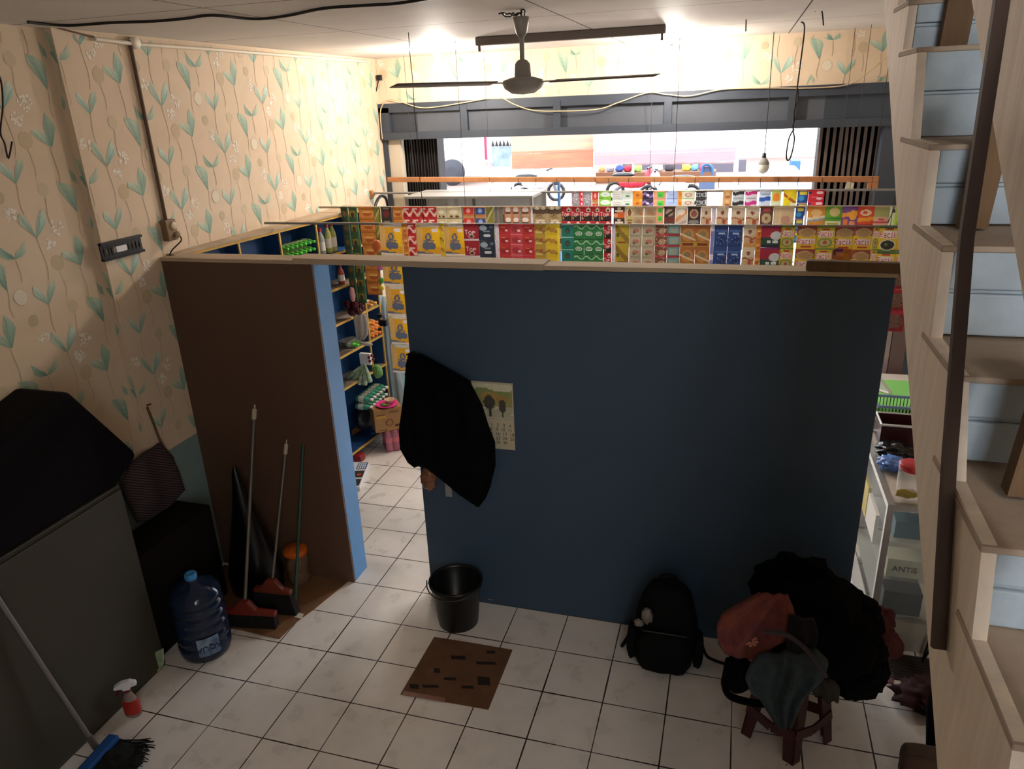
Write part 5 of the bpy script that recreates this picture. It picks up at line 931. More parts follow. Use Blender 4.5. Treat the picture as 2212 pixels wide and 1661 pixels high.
for a, b in (((290, 998), (350, 958)), ((276, 1030), (372, 985)), ((268, 1042), (388, 1020)), ((275, 1070), (400, 1058)), ((290, 1100), (372, 1090)), ((305, 1130), (330, 1118))): rows.append((PX(*a, x=-1.06), PX(*b, x=-1.06)))
rows = [(b, a) for a, b in rows]; drape(mb, rows, 16, 1.5, .018, .03, (1, 0, 0)); mb.build('bag', SB, t)
mb = MB(); mb.tube(bez([PX(u, v, x=XW+.02) for u, v in ((318, 880), (330, 910), (343, 945), (352, 965))], 5), .007, 6); mb.tube(bez([PX(u, v, x=XW+.02) for u, v in ((345, 958), (360, 975), (375, 990))], 4), .006, 6); mb.build('strap', DKWOOD, t)
mb = MB(); mb.tube([V(XW, hook.y-.03, 1.245), V(XW+.03, hook.y-.03, 1.255)], .004); mb.build('nail', THR, t)
# gallon ------------------------------------------------------------------
g = V(-.66, -.44, 0); t = thing('water_gallon', 'large blue water gallon with ribbed sides standing on the tiles', 'water bottle', g)
GW = M('blue_gallon_plastic', '#1b2940', .08, trans=.0, alpha=.92); R0 = .135
prof = [(0, .012), (.10, .004), (.125, .01), (.133, .035)]
z = .05
for k in range(5): prof += [(.135, z), (.135, z+.035), (.128, z+.044), (.128, z+.052)]; z += .062
prof += [(.134, .36), (.13, .38), (.11, .41), (.07, .438), (.036, .452), (.028, .458), (.028, .468)]
mb = MB(); mb.lathe(prof, g, 40); mb.build('body', GW, t)
mb = MB(); mb.lathe([(.030, .462), (.0315, .466), (.0315, .488), (.027, .495), (.012, .494), (.010, .488), (0, .488)], g, 24); mb.build('cap', M('light_blue_cap', '#3f8fd0', .35), t)
mb = MB(); yaw = math.atan2(CAMP[1]-g.y, CAMP[0]-g.x)+.08; vs = []; n = 14
for k in range(n+1):
    a = yaw-.42+.84*k/n
    for z in (.055, .165): vs.append(g+V(.1368*math.cos(a), .1368*math.sin(a), z))
mb.add(vs, [(2*k, 2*k+2, 2*k+3, 2*k+1) for k in range(n)], True)
lb = mb.build('label', M('blue_white_label', '#8fa6b8', .4, var=.9, vs=14, c2='#24456f'), t)
nx = V(math.cos(yaw), math.sin(yaw), 0); rt_ = V(-math.sin(yaw), math.cos(yaw), 0)
lettering('AQUA', .045, g+nx*.1378+V(0, 0, .105), RotM(-rt_, V(0, 0, -1), nx), M('dark_blue_ink', '#0f2246'), lb, ext=.002)
# cardboard sheets
def sheet(pts, th, m, label):
    mb = MB(); P_ = [PX(u, v, z=0) for u, v in pts]; mb.prism([p+V(0, 0, .0015) for p in P_], (0, 0, th)); return tag(mb.build('cardboard_sheet', m, bevel=.001), label, 'cardboard')
DC = M('dirty_cardboard', '#7d5738', .9, var=.35, vs=5)
sheet([(372, 1346), (450, 1352), (520, 1362), (560, 1372), (604, 1381), (640, 1345), (680, 1316), (720, 1283), (752, 1257), (745, 1252), (484, 1222)], .005, DC, 'dirty brown cardboard sheet under the brooms by the plywood partition')
t = sheet([(865, 1501), (960, 1517), (1055, 1534), (1107, 1405), (1020, 1390), (938, 1377)], .004, M('dark_brown_cardboard', '#6a4830', .9, var=.3, vs=8), 'square brown cardboard sheet lying on the tiles in front of the bucket')
INK = M('faded_black_ink', '#241a14', .9); mb = MB(); mb.v = []
for (u, v, du, dv) in ((990, 1420, 16, 4), (1060, 1408, 10, 3), (944, 1448, 7, 5), (972, 1466, 14, 3), (1045, 1470, 14, 9), (895, 1482, 10, 5), (1050, 1432, 22, 3), (930, 1482, 18, 3), (1010, 1484, 14, 3)):
    q = [PX(u+a, v+b, z=.0062) for a, b in ((-du, -dv), (-du*.9, dv), (du, dv*1.2), (du*.9, -dv*.8))]; mb.prism(q, (0, 0, .0006))
o = mb.build('printing', INK); o.parent = t
mb = MB(); mb.prism([PX(u, v, z=.0062) for u, v in ((868, 1500), (960, 1517), (962, 1508), (872, 1492))], (0, 0, .0008)); o = mb.build('tape_strip', M('reddish_tape', '#8a5a4c', .3)); o.parent = t
mb = MB(); mb.prism([PX(u, v, z=.008) for u, v in ((636, 1333), (652, 1337), (656, 1326), (642, 1323))], (0, 0, .0012)); tag(mb.build('paper_scrap', M('paper_white', '#c9c4b4', .7)), 'small pale paper scrap on the dirty cardboard', 'paper')
# brooms --------------------------------------------------------------------
def bar_head(name, label, cat, bc, half, d, head, hm, brm, brh, hh, hp, cyl, hr, tip=None, flare=0):
    """a head lying along d on the floor, with bristles, and a handle leaning up to a wall point"""
    t = thing(name, label, cat, bc); bc = Vector(bc); d = Vector(d).normalized(); n = V(-d.y, d.x, 0)
    mb = MB(); w0, w1 = half, half*(.8 if flare else 1)
    bot = [bc-d*w0-n*.025, bc+d*w0-n*.025, bc+d*w0+n*.025, bc-d*w0+n*.025]; top = [bc-d*w1-n*.02, bc+d*w1-n*.02, bc+d*w1+n*.02, bc-d*w1+n*.02]
    mb.add([p+V(0, 0, .004) for p in bot]+[p+V(0, 0, brh) for p in top], [(3, 2, 1, 0), (4, 5, 6, 7), (0, 1, 5, 4), (1, 2, 6, 5), (2, 3, 7, 6), (3, 0, 4, 7)]); mb.build('bristles', brm, t)
    mb = MB(); w2 = w1*1.03
    s = [bc+d*x+V(0, 0, z) for x, z in ((-w2, brh), (w2, brh), (w2, brh+.025), (hh*.7, brh+.035), (hh*.25, brh+.09), (-hh*.25, brh+.09), (-hh*.7, brh+.035), (-w2, brh+.025))]
    mb.prism([p-n*.018 for p in s], n*.036); mb.build('head', hm, t, bevel=.004)
    a = bc+V(0, 0, brh+.05); b = Vector(hp); mb = MB(); mb.tube([a, b], hr, 10); mb.build('handle', cyl, t)
    if tip: mb = MB(); u = (b-a).normalized(); mb.tube([b-u*.03, b+u*.03], hr*1.35, 10); mb.tube([b+u*.03, b+u*.055], hr*.5, 8); mb.build('handle_cap', tip, t)
    return t
STR = M('pale_metal_handle', '#6b645d', .45, metal=.5); REDH = M('red_broom_plastic', '#74251a', .5); BRI = M('black_bristles', '#0d0b0b', .95, bump=.6, bs=200)
IV = M('ivory_cap_plastic', '#b9ae98', .5)
bc = PX(537, 1352, z=0); d = (PX(590, 1352, z=0)-PX(482, 1346, z=0))
bar_head('floor_squeegee', 'red headed broom with black bristles and tall pale handle, the tallest of three', 'broom', bc, .175, d, 0, REDH, BRI, .085, .1, PX(552, 893, y=.268)-V(0, .012, 0), STR, .0105, IV)
bc = PX(598, 1322, z=0); d = (PX(640, 1328, z=0)-PX(548, 1318, z=0))
bar_head('broom', 'broom with brownish red head and flared black bristles leaning on the plywood', 'broom', bc, .14, d, 0, M('brown_red_plastic', '#6f3020', .5), BRI, .14, .1, PX(620, 968, y=.272)-V(0, .012, 0), STR, .009, IV, flare=1)
a, b = PX(636, 1322, z=.012), PX(655, 962, y=.283); mb = MB(); mb.tube([a, b], .0085, 10); tag(mb.build('green_stick', M('green_handle', '#1f4a3c', .4)), 'thin green stick leaning on the plywood in front of the orange lidded jar', 'stick')
jc = PX(642, 1258, z=0)+V(.01, .02, .008); jc.z = .008; t = thing('plastic_jar', 'clear ridged jar with a bright orange lid by the brooms', 'jar', jc)
mb = MB(); mb.lathe([(0, .002), (.066, .004), (.07, .02), (.07, .07), (.066, .078), (.066, .09), (.07, .098), (.07, .15), (.055, .175), (.052, .2)], jc, 26); mb.build('body', M('brownish_clear_plastic', '#8a6a50', .15, alpha=.55), t)
mb = MB(); mb.lathe([(.058, .19), (.07, .195), (.074, .2), (.074, .222), (.066, .232), (0, .234)], jc, 26); mb.build('lid', M('orange_lid', '#cc6118', .4), t)
mb = MB(); sc0 = V(-.83, .12, 0)
mb.lathe([(0, .85), (.02, .80), (.06, .6), (.13, .3), (.17, .12), (.16, .0)], (-.71, .11, .003), 18, sx=1, sy=.8); vsn = [V(*p) for p in mb.v]
mb.v = [tuple(p+V(.02*mnoise.noise(p*9), .02*mnoise.noise(p*9+V(5, 5, 5)), 0)) for p in vsn]; tag(mb.build('black_cone', M('black_film', '#060606', .3)), 'tall rumpled black cone against the plywood behind the brooms', 'bag')  # rumpled black cone standing between the plywood and the brooms
mb = MB(); lump(mb, PX(492, 1212, y=-.02), (.02, .012, .015), 4, .3); tag(mb.build('plastic_scrap', M('pale_film', '#a9a594', .2)), 'small pale plastic scrap caught on the black cone', 'plastic scrap') if 0 else None
# spray bottle, green sachet, brush
s0 = PX(289, 1541, z=0); s0.z = 0; t = thing('spray_bottle', 'small spray bottle with white trigger and red label', 'spray bottle', s0)
mb = MB(); mb.lathe([(0, .002), (.042, .002), (.044, .01), (.044, .07), (.036, .10), (.018, .135), (.014, .15)], s0, 20, sx=1, sy=.75); mb.build('body', M('clear_spray_plastic', '#a59f95', .12, alpha=.6), t)
mb = MB(); mb.lathe([(.0447, .018), (.0447, .068), (.038, .096)], s0, 20, sx=1, sy=.76); mb.build('label', M('red_label', '#a3281e', .4), t)
mb = MB(); dx = V(.8, .6, 0).normalized(); hz = V(0, 0, 1); mb.prism([s0+dx*x+hz*z-V(-.6, .8, 0)*.014 for x, z in ((-.055, .172), (-.05, .186), (-.02, .2), (.02, .2), (.045, .185), (.048, .17), (.02, .166), (.015, .152), (-.015, .152), (-.02, .166))], V(-.6, .8, 0)*.028); mb.build('spray_head', WHITEP, t, bevel=.003)
mb = MB(); mb.bar(s0-dx*.03+hz*.165, s0-dx*.05+hz*.125, .01, .008, (0, 1, 0)); mb.lathe([(.016, .14), (.018, .143), (.018, .155)], s0, 14); mb.build('trigger', M('dark_red_trigger', '#6a1c18', .4), t)
g0 = PX(335, 1452, z=0); g0.z = .002; mb = MB(); ps = [PX(u, v, y=g0.y) for u, v in ((330, 1452), (327, 1430), (334, 1410), (350, 1402), (352, 1425), (350, 1440), (337, 1455))]
mb.prism(ps, (-.0, .012, 0)); t = tag(mb.build('refill_pouch', M('green_white_foil', '#7aa36a', .3, var=.9, vs=40, c2='#b9c4ac'), bevel=.003), 'small green and white pouch standing at the foot of the olive cabinet', 'pouch')
b0, b1 = PX(176, 1661, z=.05), PX(238, 1592, z=.05); t = thing('broom', 'blue headed broom with black bristles at the bottom left corner', 'broom', (b0+b1)/2)
dd = (b1-b0).normalized(); nn = V(dd.y, -dd.x, 0); bb0 = b0-dd*.05
mb = MB(); mb.prism([bb0-V(0, 0, .02), b1-V(0, 0, .02), b1-V(0, 0, .02)+nn*.055, bb0-V(0, 0, .02)+nn*.055], (0, 0, .045)); mb.build('head', M('blue_broom_plastic', '#1d4a86', .4), t, bevel=.008)
mb = MB(); rnd = random.Random(2); L = (b1-bb0).length
lump(mb, bb0.lerp(b1, .5)+nn*.13-V(0, 0, .012), (.115, .1, .036), 9, .25, 4, 4, T=Matrix.Rotation(math.atan2(dd.y, dd.x), 4, 'Z'))
for k in range(150):
    s = bb0.lerp(b1, rnd.random())+nn*.05; e = s+nn*rnd.uniform(.13, .19)+dd*rnd.uniform(-.05, .05)+V(0, 0, rnd.uniform(-.04, .02)); e.z = max(e.z, .004); mb.bar(s, e, .003, .003)
mb.build('bristles', BRI, t)
m0 = PX(203, 1608, z=.06); mb = MB(); e = PX(-30, 1255, x=-.765); mb.tube([m0, e], .0115, 10); mb.build('handle', M('grey_metal_handle', '#7d7a76', .35, metal=.5), t); mb = MB(); u = (e-m0).normalized(); mb.tube([m0-u*.02, m0+u*.06], .016, 10); mb.build('socket', STR, t)
# bucket -------------------------------------------------------------------
bkc = V(.605, .115, 0); t = thing('bucket', 'black plastic bucket standing in front of the navy partition edge', 'bucket', bkc)
mb = MB(); mb.lathe([(0, .004), (.108, .004), (.112, .0), (.14, .255), (.15, .258), (.151, .275), (.143, .277), (.137, .262), (.106, .012), (0, .012)], bkc, 36); mb.build('body', BLACKP, t)
mb = MB(); hp = [bkc+V(.15*math.cos(a), .15*math.sin(a), .268)+V(.012*math.cos(a), .012*math.sin(a)-0, -.02*math.sin((a+2.9)/2.6*3.14)) for a in [-2.9+2.6*k/14 for k in range(15)]]; mb.tube(hp, .0035, 6); mb.build('handle', M('dark_wire', '#2a2c2c', .4), t)
mb = MB(); q = PX(1058, 1300, z=0); lump(mb, (q.x, q.y+.02, .03), (.065, .035, .032), 6, .3, 3, 3, flat=.001); tag(mb.build('snack_wrapper', M('brown_shiny_wrapper', '#7d5a4a', .15, var=.9, vs=30, c2='#b9a890')), 'shiny crumpled snack wrapper on the floor right of the bucket', 'wrapper')
# coat and calendar
t = thing('wall_calendar', 'wall calendar with a farmers picture above a date page on the navy partition', 'calendar', (.8, .29, 1.2))
C = paint(30, 26, '#8f8a4a', [('r', 0, .75, 1, 1, '#cfc9a8'), ('w', .72, .05, .08, '#7d8a4c'), ('r', 0, 0, 1, .35, '#a9a489'), ('e', .45, .62, .24, .12, '#a8863c'), ('e', .42, .45, .14, .2, '#2e2a20'), ('e', .75, .55, .16, .1, '#9b7a3a'), ('e', .75, .35, .1, .18, '#3a3426'), ('r', .4, .05, .46, .35, '#2a2620'), ('r', .72, .05, .78, .3, '#2a2620'), ('n', .06, 0, 0, 1, .4, '#e0dcc8')], 3)
mb = MB(); x0, x1, zt_, zm, zb_ = .705, .921, 1.392, 1.19, 1.02; gw, gh = 30, 26
vs = [V(x0+(x1-x0)*i/gw, .2948-.002*math.sin(j/gh*3.1), zm+(zt_-zm)*j/gh) for j in range(gh+1) for i in range(gw+1)]; fs = []; cs = []
for j in range(gh):
    for i in range(gw): fs.append((j*(gw+1)+i, j*(gw+1)+i+1, (j+1)*(gw+1)+i+1, (j+1)*(gw+1)+i)); cs.append(tuple(C[j, i]))
mb.add(vs, fs); mb.c = cs; mb.build('picture', CARDP, t)
mb = MB(); mb.box((x0, .291, zb_), (x1+.004, .2945, zm)); mb.box((x0-.001, .2945, zb_-.004), (x1+.006, .2965, zt_+.003)); mb.box((x0, .288, zt_-.006), (x1, .293, zt_+.002)); mb.build('page', M('calendar_paper', '#b8ad90', .8), t)
rows_ = '1   2   3   4\n8   9  10  11\n15  16  17  18\n22  23  24  25\n29  30'
lettering(rows_, .025, (.855, .2905, 1.105), FRONT, M('ink_dark', '#2a2320'), t.children[1], 'lettering', .0003)
lettering('JUNI', .02, (.77, .2905, 1.177), FRONT, M('ink_dark'), t, 'lettering', .0003) if 0 else None
rows = []
for a, b in (((882, 764), (906, 768)), ((876, 790), (950, 792)), ((874, 830), (1010, 826)), ((868, 880), (1038, 880)), ((862, 925), (1052, 925)), ((864, 965), (1066, 960)), ((880, 995), (1067, 1010)), ((892, 1004), (1060, 1040))): rows.append((PX(*a, y=.215), PX(*b, y=.215)))
t = thing('black_jacket', 'large black jacket hanging on the corner of the navy partition', 'jacket', (.37, .25, 1.55))
mb = MB(); drape(mb, rows, 26, 3.2, .03, .03, seed=2); mb.build('body', BLACKC, t)
rows = []
for a, b in (((880, 985), (1062, 1000)), ((905, 1000), (1064, 1022)), ((945, 1030), (1058, 1052)), ((985, 1062), (1048, 1078)), ((1018, 1085), (1034, 1096))): rows.append((PX(*a, y=.23), PX(*b, y=.23)))
mb = MB(); drape(mb, rows, 18, 2, .018, .02, seed=4); mb.build('sleeve', BLACKC, t)
rows = [(PX(*a, y=.24), PX(*b, y=.24)) for a, b in (((861, 930), (905, 935)), ((864, 970), (908, 975)), ((880, 998), (906, 990)), ((895, 1010), (902, 1008)))]
mb = MB(); drape(mb, rows, 10, 1, .012, .02, seed=5); mb.build('hood', BLACKC, t)
mb = MB(); mb.tube([V(.395, .30, 1.535), V(.395, .2, 1.55)], .005, 6); mb.build('nail', THR, t)
mb = MB(); q = PX(926, 1035, y=.26); lump(mb, q, (.045, .025, .07), 8, .25, 3); tag(mb.build('snack_bag', M('red_brown_wrap', '#5d3428', .2, var=.9, vs=22, c2='#9a6a4c')), 'reddish brown plastic bag hanging below the black jacket', 'bag')
mb = MB(); mb.box(PX(963, 1072, y=.268), PX(975, 1045, y=.27)); tag(mb.build('paper_tag', M('grey_paper', '#8d8a84', .8)), 'small pale paper tag under the black jacket', 'tag')
# ================================================================ backpack
q = PX(1432, 1450, z=0); bp = V(q.x, .05, 0); t = thing('backpack', 'black backpack standing on the floor against the navy partition', 'backpack', bp); BKM = M('backpack_nylon', '#060607', .8, bump=.2, bs=60, spec=.2)
def rbox(mb, c, s, p=3.2, seed=0, amp=.03, top=.0, n=24, m=16):
    vs = []
    for i in range(m+1):
        ph = math.pi*i/m
        for k in range(n):
            a = 2*math.pi*k/n; x, y, z = math.sin(ph)*math.cos(a), math.sin(ph)*math.sin(a), math.cos(ph)
            r = (abs(x)**p+abs(y)**p+abs(z)**p)**(-1/p); x, y, z = x*r, y*r, z*r; w = 1-top*max(0, z); d = 1+amp*mnoise.noise(V(x*2+seed, y*2, z*2))
            vs.append(V(c[0]+x*s[0]*d*w, c[1]+y*s[1]*d*w, max(0.002, c[2]+z*s[2]*d)))
    return mb.add(vs, [(i*n+k, (i+1)*n+k, (i+1)*n+(k+1) % n, i*n+(k+1) % n) for i in range(m) for k in range(n)], True)
bx0 = bp.x
mb = MB(); rbox(mb, (bx0, .09, .235), (.155, .10, .235), 3.4, 1, .08, .25); mb.build('body', BKM, t)
mb = MB(); rbox(mb, (bx0+.0, -.02, .13), (.135, .05, .125), 3.2, 4, .1, .12); mb.build('front_pocket', BKM, t)
mb = MB(); rbox(mb, (bx0-.165, .06, .11), (.03, .06, .10), 3, 6, .1, .1); mb.build('side_pocket', BKM, t); mb = MB(); rbox(mb, (bx0+.165, .06, .11), (.026, .06, .10), 3, 7, .1, .1); mb.build('side_pocket', BKM, t)
mb = MB(); mb.tube(bez([(bx0-.04, .1, .455), (bx0-.035, .08, .505), (bx0, .075, .52), (bx0+.035, .08, .505), (bx0+.04, .1, .455)], 5), .008, 8); mb.build('grab_handle', BKM, t)
mb = MB(); mb.tube(bez([(bx0+.16, .1, .2), (bx0+.2, .05, .1), (bx0+.25, .09, .03), (bx0+.33, .1, .008)], 5), .008, 6); mb.tube(bez([(bx0-.15, .1, .2), (bx0-.2, .05, .1), (bx0-.22, .05, .06)], 5), .01, 6); mb.build('strap', BKM, t)
mb = MB(); mb.tube(bez([(bx0-.11, -.012, .23), (bx0-.05, -.05, .262), (bx0+.05, -.05, .262), (bx0+.11, -.012, .23)], 6), .003, 5); mb.build('zip', M('zip_grey', '#3a3a3c', .4), t)
mb = MB(); q = PX(1398, 1330, y=-.01); lump(mb, q, (.028, .02, .045), 12, .4, 3); lump(mb, PX(1380, 1345, y=-.0), (.025, .015, .02), 13, .4, 3); tag(mb.build('tissue_packet', M('pale_patterned_wrap', '#8f8a80', .4, var=.9, vs=40, c2='#5a4a3e')), 'pale crumpled wrapper tucked at the left side of the backpack', 'wrapper')
# ================================================================ stool and clothes
MAR = M('maroon_plastic', '#3a1416', .4)
t = thing('plastic_stool', 'dark maroon plastic stool buried under clothes', 'stool', (2.338, -.299, 0))
feet = [V(2.357, -.458, 0), V(2.534, -.272, 0), V(2.318, -.14, 0), V(2.142, -.326, 0)]; sc_ = V(2.338, -.299, 0); tops = [sc_+(f-sc_)*.74+V(0, 0, .43) for f in feet]
for i, (f, p) in enumerate(zip(feet, tops)):
    a1, a2 = (feet[(i+1) % 4]-f).normalized(), (feet[(i-1) % 4]-f).normalized(); mb = MB(); w = .062; th = .008
    for dvec in (a1, a2):
        o = a2 if dvec is a1 else a1
        mb.add([f, f+dvec*w*.75, f+dvec*w*.75+o*th, f+o*th, p, p+dvec*w*1.15, p+dvec*w*1.15+o*th, p+o*th], [(3, 2, 1, 0), (4, 5, 6, 7), (0, 1, 5, 4), (1, 2, 6, 5), (2, 3, 7, 6), (3, 0, 4, 7)])
    mb.build('leg', MAR, t)
    q0, q1 = f.lerp(p, .36), feet[(i+1) % 4].lerp(tops[(i+1) % 4], .36); mid = (q0+q1)/2+V(0, 0, -.03)
    mb = MB(); mb.bar(q0, mid, .008, .05); mb.bar(mid, q1, .008, .05); mb.build('stretcher', MAR, t)
mb = MB(); mb.prism([sc_+(p-sc_)*1.06 for p in [tt-V(0, 0, .0) for tt in tops]], (0, 0, .02)); mb.build('seat', MAR, t, bevel=.006)
mb = MB(); lump(mb, (2.40, -.27, .60), (.26, .21, .20), 21, .28, 2.0, 4, flat=.452); lump(mb, (2.33, -.12, .68), (.17, .13, .15), 22, .3, 2.2, 4, flat=.5); lump(mb, (2.57, -.3, .46), (.13, .12, .15), 23, .25, 2.4, 4)
lump(mb, (2.53, -.2, .63), (.14, .14, .11), 24, .2, 2.4, 4)
tag(mb.build('clothes_heap', BLACKC), 'heap of black clothes piled on the maroon stool', 'clothes')
OR = M('orange_red_fabric', '#8c4a34', .95, var=.9, vs=9, c2='#58283a', bump=.1, bs=40)
t = thing('patterned_cloth', 'orange and magenta cloth with a pale flower hanging on the clothes heap', 'cloth', PX(1620, 1350, y=-.45))
rows = [(PX(*a, y=-.47), PX(*b, y=-.47)) for a, b in (((1640, 1288), (1702, 1292)), ((1600, 1308), (1715, 1322)), ((1560, 1332), (1722, 1350)), ((1548, 1355), (1712, 1378)), ((1550, 1380), (1672, 1398)), ((1562, 1405), (1660, 1414)), ((1572, 1416), (1645, 1426)))]
mb = MB(); drape(mb, rows, 22, 2.2, .022, .03, seed=1); mb.build('cloth', OR, t)
fc = PX(1622, 1385, y=-.505); mb = MB()
for k in range(8): a = k*math.pi/4; mb.prism([fc+V(.006*math.cos(a-.5), 0, .006*math.sin(a-.5)), fc+V(.026*math.cos(a-.28), 0, .026*math.sin(a-.28)), fc+V(.03*math.cos(a), 0, .03*math.sin(a)), fc+V(.026*math.cos(a+.28), 0, .026*math.sin(a+.28)), fc+V(.006*math.cos(a+.5), 0, .006*math.sin(a+.5))], (0, .004, 0))
mb.build('flower_print', M('pale_flower', '#b0705c', .9), t)
mb = MB(); rows = [(PX(*a, y=-.44), PX(*b, y=-.44)) for a, b in (((1552, 1362), (1600, 1395)), ((1550, 1390), (1600, 1418)), ((1566, 1412), (1600, 1420)))]; drape(mb, rows, 8, 1, .01, .03); mb.build('edge', M('taupe_fabric', '#4f4238', .95), t)
JE = M('grey_blue_denim', '#39464b', .95, var=.45, vs=16, bump=.3, bs=60)
rows = [(PX(*a, y=-.56), PX(*b, y=-.56)) for a, b in (((1640, 1420), (1762, 1408)), ((1622, 1440), (1790, 1435)), ((1610, 1468), (1782, 1462)), ((1622, 1498), (1752, 1490)), ((1642, 1512), (1738, 1510)), ((1655, 1535), (1728, 1530)), ((1680, 1572), (1712, 1570)))]
mb = MB(); drape(mb, rows, 24, 3, .03, .03, seed=8); tag(mb.build('denim_trousers', JE), 'grey blue denim trousers hanging over the front of the stool', 'trousers')
rows = [(PX(*a, y=-.53), PX(*b, y=-.53)) for a, b in (((1705, 1335), (1760, 1345)), ((1700, 1372), (1768, 1375)), ((1698, 1410), (1760, 1412)), ((1706, 1438), (1752, 1440)))]
mb = MB(); drape(mb, rows, 12, 1.4, .02, .03, seed=3); t = tag(mb.build('dark_shirt', M('near_black_navy_cloth', '#0e0e13', .95)), 'very dark navy shirt between the patterned cloth and denim', 'shirt')
mb = MB(); mb.tube(bez([PX(u, v, y=-.585) for u, v in ((1650, 1366), (1690, 1368), (1730, 1392), (1760, 1425), (1785, 1462))], 6), .009, 6); tag(mb.build('grey_scarf', M('dull_mauve_grey', '#3f3a40', .95)), 'dull grey seam of cloth crossing the dark clothes heap', 'cloth')
rows = [(PX(*a, y=-.42), PX(*b, y=-.42)) for a, b in (((1748, 1462), (1800, 1470)), ((1752, 1490), (1815, 1488)), ((1756, 1500), (1812, 1518)), ((1790, 1505), (1806, 1516)))]
mb = MB(); drape(mb, rows, 12, 2, .014, .02, seed=6); tag(mb.build('grey_cloth', M('grey_brown_cloth', '#3a3632', .95)), 'grey brown cloth corner hanging at the right of the denim', 'cloth')
mb = MB(); mb.tube(bez([PX(u, v, y=-.45) for u, v in ((1575, 1425), (1568, 1460), (1566, 1480), (1580, 1505), (1640, 1520), (1690, 1516))], 6), .016, 8); lump(mb, PX(1595, 1455, y=-.42), (.06, .05, .1), 31, .2); tag(mb.build('black_shoulder_bag', BLACKC), 'black shoulder bag strap hanging at the left of the stool', 'bag')
mb = MB(); MC_ = M('maroon_rumpled_cloth', '#4a1c17', .9, bump=.3, bs=25)
lump(mb, PX(1872, 1340, y=-.02), (.11, .09, .075), 41, .25, 3, 4); lump(mb, PX(1886, 1385, y=-.06), (.12, .08, .09), 42, .2, 2, 4); lump(mb, PX(1918, 1330, y=-.02), (.03, .03, .04), 43, .2, 2, 3); lump(mb, PX(1840, 1400, y=-.06), (.1, .09, .1), 44, .2)
tag(mb.build('maroon_clothes', MC_), 'rumpled maroon clothes at the right side of the black heap', 'clothes')
# ================================================================ lower right floor things
mb = MB()
for k in range(9): y = .20+.022*k; mb.box((2.70, y, .001), (3.14, y+.017, .006))
tag(mb.build('ribbed_mat', M('dark_ribbed_mat', '#2c2523', .9)), 'dark ribbed mat in front of the glass case', 'mat')
sheet([(1868, 1468), (1930, 1478), (1931, 1447), (1885, 1440)], .004, M('mauve_packet', '#6a3a44', .6, var=.3, vs=40), 'flat mauve patterned packet on the tiles by the ribbed mat')['category'] = 'packet'
mb = MB(); q = PX(2010, 1520, z=0); lump(mb, (3.0, .06, .05), (.15, .12, .05), 51, .4, 3, 4, flat=.002); tag(mb.build('maroon_rag', M('dark_maroon_rag', '#38191d', .95)), 'dark maroon rag bunched on the floor beside the stairs', 'rag')
pk = PX(1968, 1650, z=0); t = thing('paper_sack', 'brown paper sack with folded top at the bottom right', 'sack', (pk.x, pk.y, 0)); x, y = 2.87, -.42
mb = MB(); rbox(mb, (x, y, .09), (.095, .055, .09), 5, 3, .05, -.05); mb.build('sack', M('brown_paper', '#4a3628', .9, bump=.2, bs=10), t); mb = MB(); mb.box((x-.085, y-.03, .172), (x+.085, y+.025, .186)); mb.build('folded_top', M('brown_paper'), t, bevel=.004)
t = thing('folded_umbrella', 'long black folded umbrella leaning against the staircase', 'umbrella', (3.0, -.1, 0))
a, b = PX(2000, 1640, z=.0), PX(2032, 1420, y=-.02); mb = MB(); mb.tube([a+V(.02, 0, .01), (a+b)/2+V(.01, 0, .0), b], [.022, .038, .012], 10); mb.build('canopy', BLACKC, t); mb = MB(); mb.tube([b, b+(b-a).normalized()*.08], .006, 6); mb.build('handle', BLACKP, t)
t = thing('tripod_stand', 'thin black stand legs leaning by the glass case base', 'stand', (3.0, .3, 0))
for pts in (((1990, 1436), (2006, 1385), (2016, 1370)), ((1998, 1420), (2010, 1400), (2024, 1388))): mb = MB(); mb.tube([PX(*pts[0], y=.36), PX(*pts[1], y=.36), PX(*pts[2], y=.37)], .006, 6); mb.build('leg', BLACKP, t)
# ================================================================ street outside
RZ = -.15
mb = MB(); mb.box((-60, YB+.25, RZ-.1), (60, 90, RZ)); struct(mb.build('road', M('dusty_pale_road', '#857068', .9, var=.12, vs=.4)))
def ebox(name, label, cat, u0, v0, u1, v1, y, dep, m, zb=None, bevel=0, group=None):
    a, b = PX(u0, v0, y=y), PX(u1, v1, y=y); z0 = min(a.z, b.z) if zb is None else zb
    mb = MB(); mb.box((a.x, y, z0), (b.x, y+dep, max(a.z, b.z))); return tag(mb.build(name, m, bevel=bevel), label, cat, group)
WSH = M('white_shop_panel', '#e6e3de', .6); BT = M('blue_tarp', '#4f6598', .5, var=.9, vs=2.2, c2='#94a3bd'); RED = M('salmon_wall', '#8a4038', .7)
ebox('white_banner', 'large white banner wall across the street at the left', 'banner', 925, 275, 1044, 352, 28.5, .3, WSH, RZ)
t = thing('market_stall', 'pale blue tarpaulin stall with a zigzag edge across the street', 'stall', PX(1095, 380, y=22)); a, b = PX(1062, 318, y=22), PX(1135, 358, y=22)
mb = MB(); mb.box((a.x, 22, b.z), (b.x, 23.2, a.z)); mb.build('tarp', BT, t); mb = MB(); mb.box((a.x, 22.1, RZ), (b.x, 23.1, b.z)); mb.build('counter', WSH, t)
mb = MB()
for k in range(9): x = a.x+(b.x-a.x)*k/9; w = (b.x-a.x)/9; mb.prism([V(x, 21.95, a.z+.02), V(x+w, 21.95, a.z+.02), V(x+w/2, 21.95, a.z+.22)], (0, .02, 0))
mb.build('zigzag_edge', BLACKP, t)
for x in (a.x-.1, b.x+.2): mb = MB(); mb.bar((x, 21.9, RZ), (x, 21.9, a.z+.3), .06, .06, (0, 1, 0)); mb.build('post', WSH, t)
